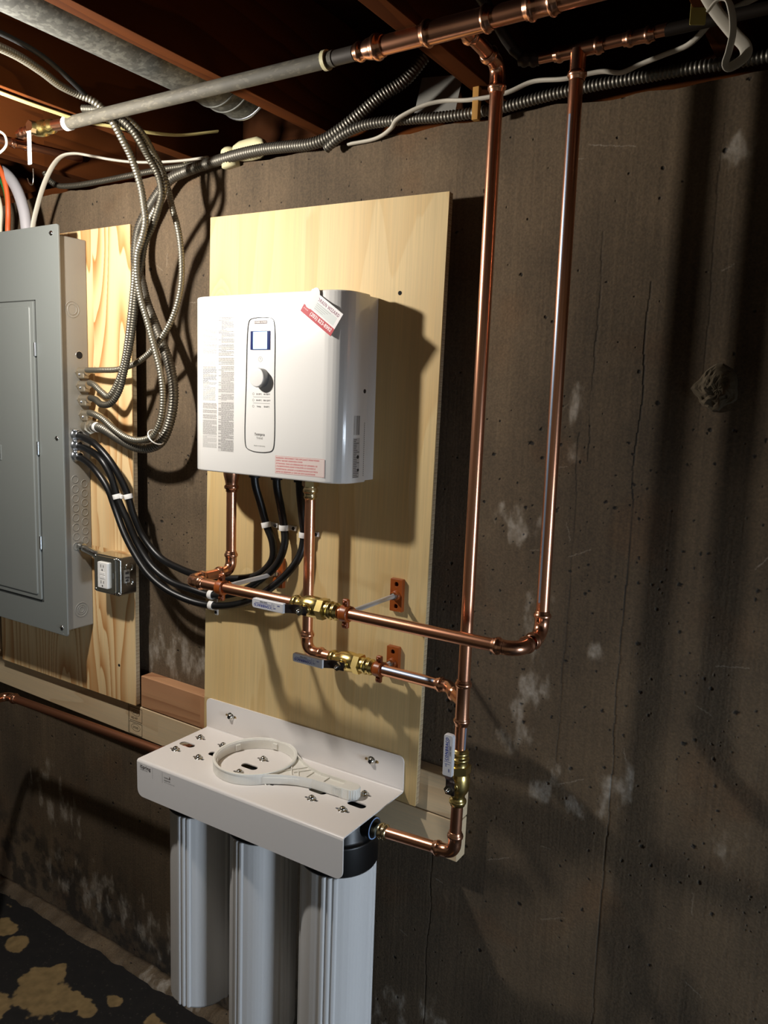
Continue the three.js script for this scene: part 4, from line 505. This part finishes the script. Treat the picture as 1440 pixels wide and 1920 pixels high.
  obj('ring', [band(0.086, 0.0925, 0.021, 0.001), band(0.088, 0.0935, 0.0025, 0.0215)], wrenchWhite, k);
  for (const b of [0.6, 1.7, 2.75, 3.8, 4.9, 5.7]) { const g = box(0.006, 0.014, 0.012, 0.0855, 0.01, 0, 0.0012); g.rotateY(b); obj('lug', g, wrenchWhite, k); }
  const hs = new THREE.Shape(); hs.moveTo(0.062, 0.066); hs.bezierCurveTo(0.11, 0.038, 0.13, 0.024, 0.165, 0.0185); hs.lineTo(0.253, 0.0165); hs.absarc(0.258, 0, 0.0165, Math.PI / 2, -Math.PI / 2, true); hs.lineTo(0.165, -0.0185); hs.bezierCurveTo(0.13, -0.024, 0.11, -0.038, 0.062, -0.066); hs.bezierCurveTo(0.082, -0.048, 0.0915, -0.024, 0.0915, 0); hs.bezierCurveTo(0.0915, 0.024, 0.082, 0.048, 0.062, 0.066);
  const web = ext(hs, 0.012, 0.0008); web.rotateX(-Math.PI / 2); web.translate(0, 0.004, 0); const hd = obj('handle', web, wrenchWhite, k);
  const wallOf = s => { const o = new THREE.Shape(), a = [[0.064, 0.0645], [0.085, 0.051], [0.108, 0.0375], [0.135, 0.0255], [0.168, 0.0185], [0.241, 0.0166]]; a.forEach((q, j) => j ? o.lineTo(q[0], q[1] * s) : o.moveTo(q[0], q[1] * s)); a.slice().reverse().forEach(q => o.lineTo(q[0], (q[1] - 0.0035) * s)); const g = ext(o, 0.021); g.rotateX(-Math.PI / 2); g.translate(0, 0.002, 0); return g; };
  obj('handle_rim', [wallOf(1), wallOf(-1)], wrenchWhite, k); const tip = (() => { const s = new THREE.Shape(); s.absarc(0.258, 0, 0.0166, Math.PI / 2, -Math.PI / 2, true); s.lineTo(0.236, -0.0166); s.lineTo(0.236, 0.0166); const h = new THREE.Path(); h.absarc(0.254, 0, 0.0045, 0, 6.283, true); s.holes.push(h); const g = ext(s, 0.022, 0.0006, 1, 20); g.rotateX(-Math.PI / 2); g.translate(0, 0.001, 0); return g; })(); obj('handle_end', tip, wrenchWhite, k);
  const grip = []; for (let j = 0; j < 9; j++) for (const s of [-1, 1]) grip.push(cyl([0.241 + j * 0.0028 - 0.02, 0.003, s * 0.0172], [0.241 + j * 0.0028 - 0.02, 0.021, s * 0.0172], 0.0008, 6)); for (let j = 0; j < 11; j++) { const b = -1.4 + j * 0.28; grip.push(cyl([0.258 + Math.cos(b) * 0.0168, 0.003, Math.sin(b) * 0.0168], [0.258 + Math.cos(b) * 0.0168, 0.022, Math.sin(b) * 0.0168], 0.0009, 6)); } obj('grip_ridges', grip, wrenchWhite, k);
  obj('ribs', [[0.108, 0.056, 0.9], [0.108, 0.056, -0.9], [0.126, 0.04, 0.9], [0.126, 0.04, -0.9], [0.148, 0.034, 1.57], [0.19, 0.03, 1.57]].map(([x, l, b]) => { const g = box(l, 0.0035, 0.0025, 0, 0.0175, 0); g.rotateY(b); g.translate(x, 0, Math.abs(b) < 1.5 ? -Math.sign(b) * 0.008 : 0); return g; }), wrenchWhite, k);
}

// ---------------------------------------------------------------- things among the joists
{
  const d = thing('air_duct', 'round galvanised duct between the joists at the top left', 'duct', [0.12, 2.312, 0]);
  obj('barrel', sweep([V(0, 0, 2.6), V(0, 0, 1.2), V(0, 0, 0.065)], 0.0775, 48, { caps: false, normal: Y }), galv, d); const seam = z => new THREE.TorusGeometry(0.0777, 0.0022, 8, 56).translate(0, 0, z); obj('seam_ring', [seam(0.146), seam(0.114)], galv, d); obj('end_collar', lathe([[0.0745, 0.06], [0.0785, 0.06], [0.08, 0.064], [0.0785, 0.068], [0.0745, 0.068]], [0, 0, 0], [0, 0, 1], 48), zinc, d); obj('hanger_ring', turn(new THREE.TorusGeometry(0.008, 0.0014, 8, 20), [1, 0.4, 0], [0.068, -0.036, 0.13]), zinc, d);
  // flat white cables
  const nm = (label, pts, n = 120, nor = null, w = 0.0072, h = 0.0034) => { const t = thing('flat_cable', label, 'cable'); obj('sheath', sweep(spline(pts, n), h, 12, { flat: [w, h], normal: nor }), nmWhite, t); return t; };
  nm('flat white cable arching up out of the top of the electrical panel', [[-0.585, 2.03, 0.1], [-0.583, 2.066, 0.1], [-0.557, 2.123, 0.1], [-0.52, 2.168, 0.105], [-0.476, 2.203, 0.11], [-0.423, 2.216, 0.12], [-0.377, 2.215, 0.12], [-0.317, 2.202, 0.12], [-0.275, 2.194, 0.1], [-0.236, 2.191, 0.07], [-0.175, 2.189, 0.045], [-0.108, 2.191, 0.02], [-0.05, 2.196, 0.0]], 120, X);
  nm('flat white cable along the wall top behind the copper risers', [[0.36, 2.165, 0.012], [0.43, 2.167, 0.012], [0.48, 2.1725, 0.035], [0.501, 2.18, 0.05], [0.56, 2.196, 0.05], [0.6, 2.199, 0.045], [0.656, 2.19, 0.05], [0.727, 2.189, 0.052], [0.776, 2.199, 0.052], [0.838, 2.19, 0.06], [0.901, 2.19, 0.06], [0.932, 2.182, 0.062], [0.961, 2.187, 0.065], [1.004, 2.191, 0.075], [1.037, 2.193, 0.085], [1.056, 2.197, 0.1], [1.078, 2.206, 0.118], [1.13, 2.22, 0.125], [1.2, 2.24, 0.12]], 160, Y, 0.005);
  nm('folded flat white cable hanging below the joist at the upper right', [[1.06, 2.225, 0.25], [1.085, 2.196, 0.25], [1.108, 2.16, 0.25], [1.133, 2.127, 0.25], [1.149, 2.107, 0.252], [1.1505, 2.096, 0.254], [1.143, 2.0885, 0.256], [1.132, 2.084, 0.258], [1.1285, 2.087, 0.262], [1.132, 2.099, 0.266], [1.136, 2.12, 0.272], [1.134, 2.141, 0.28], [1.127, 2.156, 0.28], [1.116, 2.158, 0.28], [1.104, 2.148, 0.277]], 140, Z, 0.0075, 0.0022);
  const cable = (name, label, pts, r, mat) => tag(obj(name, sweep(spline(pts, 60), r, 14), mat), label, 'cable');
  cable('grey_conduit', 'thick pale grey conduit bending into the top of the panel', [[-0.61, 2.03, 0.1], [-0.611, 2.062, 0.1], [-0.62, 2.11, 0.1], [-0.648, 2.166, 0.1], [-0.686, 2.205, 0.1], [-0.745, 2.232, 0.1], [-0.85, 2.25, 0.1]], 0.0145, M(0xa3a0a3, 0.5));
  cable('orange_cable', 'orange cable entering the top of the electrical panel', [[-0.687, 2.03, 0.105], [-0.687, 2.065, 0.105], [-0.675, 2.108, 0.11], [-0.677, 2.156, 0.11], [-0.69, 2.21, 0.115], [-0.723, 2.247, 0.12], [-0.8, 2.27, 0.12]], 0.0068, M(0xc85a28, 0.5));
  cable('green_wire', 'green ground wire beside the orange cable at the panel', [[-0.726, 2.03, 0.09], [-0.726, 2.069, 0.09], [-0.712, 2.125, 0.09], [-0.721, 2.174, 0.09], [-0.75, 2.215, 0.09], [-0.82, 2.25, 0.09]], 0.004, M(0x1d6a35, 0.5)); cable('cream_cable', 'cream cable at the left edge beside the green wire', [[-0.708, 2.03, 0.115], [-0.706, 2.067, 0.115], [-0.7, 2.118, 0.115], [-0.712, 2.155, 0.115], [-0.74, 2.19, 0.115], [-0.82, 2.22, 0.115]], 0.0055, M(0xc9c2ac, 0.55));
  const tan = thing('flat_cable', 'tan flat cable stretched along the joist bottom above the stop valve', 'cable'); obj('sheath', sweep(spline([[-0.13, 2.205, 0.62], [-0.142, 2.2045, 0.45], [-0.14, 2.2045, 0.35], [-0.13, 2.204, 0.28], [-0.1, 2.202, 0.24], [-0.07, 2.204, 0.18], [-0.04, 2.215, 0.1], [0.0, 2.24, 0.02]], 80), 0.0028, 12, { flat: [0.0085, 0.0028], normal: Y }), M(0xa89b66, 0.6), tan);
  const loop = new THREE.CatmullRomCurve3([[-0.37, 2.19, 0.34], [-0.35, 2.2, 0.335], [-0.33, 2.19, 0.33], [-0.325, 2.17, 0.33], [-0.34, 2.155, 0.335], [-0.37, 2.15, 0.34], [-0.42, 2.17, 0.345]].map(VA)); tag(obj('loose_wire', sweep(loop.getSpacedPoints(60), 0.0028, 10), nmWhite), 'loose loop of white wire at the left edge above the panel', 'wire');
  cable('black_cable', 'thin black cable draped along the joist at the upper left', [[0.02, 2.24, 0.7], [0.0, 2.25, 0.58], [-0.02, 2.252, 0.46], [-0.06, 2.245, 0.36], [-0.1, 2.225, 0.26], [-0.115, 2.2, 0.2]], 0.005, blackMatte);
  const wh = thing('wire_hook', 'small bent wire hook below the white tag lever', 'hook'); obj('hook', sweep(spline([[-0.262, 2.118, 0.31], [-0.262, 2.095, 0.31], [-0.266, 2.086, 0.31], [-0.276, 2.088, 0.31], [-0.283, 2.1, 0.31]], 24), 0.0011, 8), steel, wh);
  const yt = thing('cable_tag', 'yellow paper tag hanging on the cables at the upper right', 'tag', [1.066, 2.205, 0.158]); obj('paper', ext(rrect(-0.011, -0.018, 0.011, 0.018, 0.002), 0.0008), yellowTag, yt).rotation.y = 0.5; obj('fold', ext(rrect(-0.009, 0.016, 0.012, 0.03, 0.003), 0.001), yellowTag, yt).rotation.set(-0.2, 0.45, 0.2);
  tag(obj('wood_shim', plank(0.0125, 0.056, 0.012, 0.668, 2.182, 0.047, 1, 0.001), shimWood), 'narrow wooden shim between the joist and the wall top, left of the first riser', 'shim');
  const sm = thing('sheet_metal_plate', 'grey sheet metal plate leaning in the joist bay above the wall', 'plate', [0.493, 2.262, -0.115]); sm.rotation.set(-0.25, 0.1, -0.05); obj('sheet', ext(rrect(-0.047, -0.055, 0.047, 0.06, 0.002), 0.0012), M(0x9a978f, 0.6, 0.3), sm); obj('bent_edge', box(0.094, 0.002, 0.012, 0, -0.055, 0.006), M(0x9a978f, 0.6, 0.3), sm); 
  // cream fitting at the end of the duct bay
  const cf = thing('vent_fitting', 'cream plastic elbow fitting on the wall top under the duct end', 'fitting', [0.07, 2.19, 0.012]);
  obj('elbow_body', [sweep([V(-0.022, -0.006, 0), V(-0.014, -0.002, 0), V(0, 0, 0), V(0.022, 0.001, -0.002), V(0.045, 0.003, -0.004), V(0.056, 0.002, -0.004), V(0.06, 0.001, -0.004)], (q, i) => [0.008, 0.018, 0.0215, 0.023, 0.0225, 0.017, 0.006][i], 28)], cream, cf); obj('hub', lathe([[0.0001, 0.012], [0.012, 0.011], [0.018, 0.006], [0.0205, -0.002], [0.021, -0.03], [0.0001, -0.03]], [-0.037, 0, 0.004], [-0.1, 1, 0.1], 28), cream, cf);
  const kn = tag(obj('insulator_knob', lathe([[0.0001, 0.016], [0.008, 0.015], [0.0095, 0.012], [0.009, 0.004], [0.0095, 0], [0.0001, 0]], [-0.12, 2.183, 0.0], [0, 1, 0], 20), cream), 'small cream knob on the wall top beside the white cable', 'knob');
}

scene.traverse(o => { if (o.isMesh) { o.castShadow = o.receiveShadow = true; } if (o.isPointLight) o.castShadow = true; });
renderer.render(scene, camera);
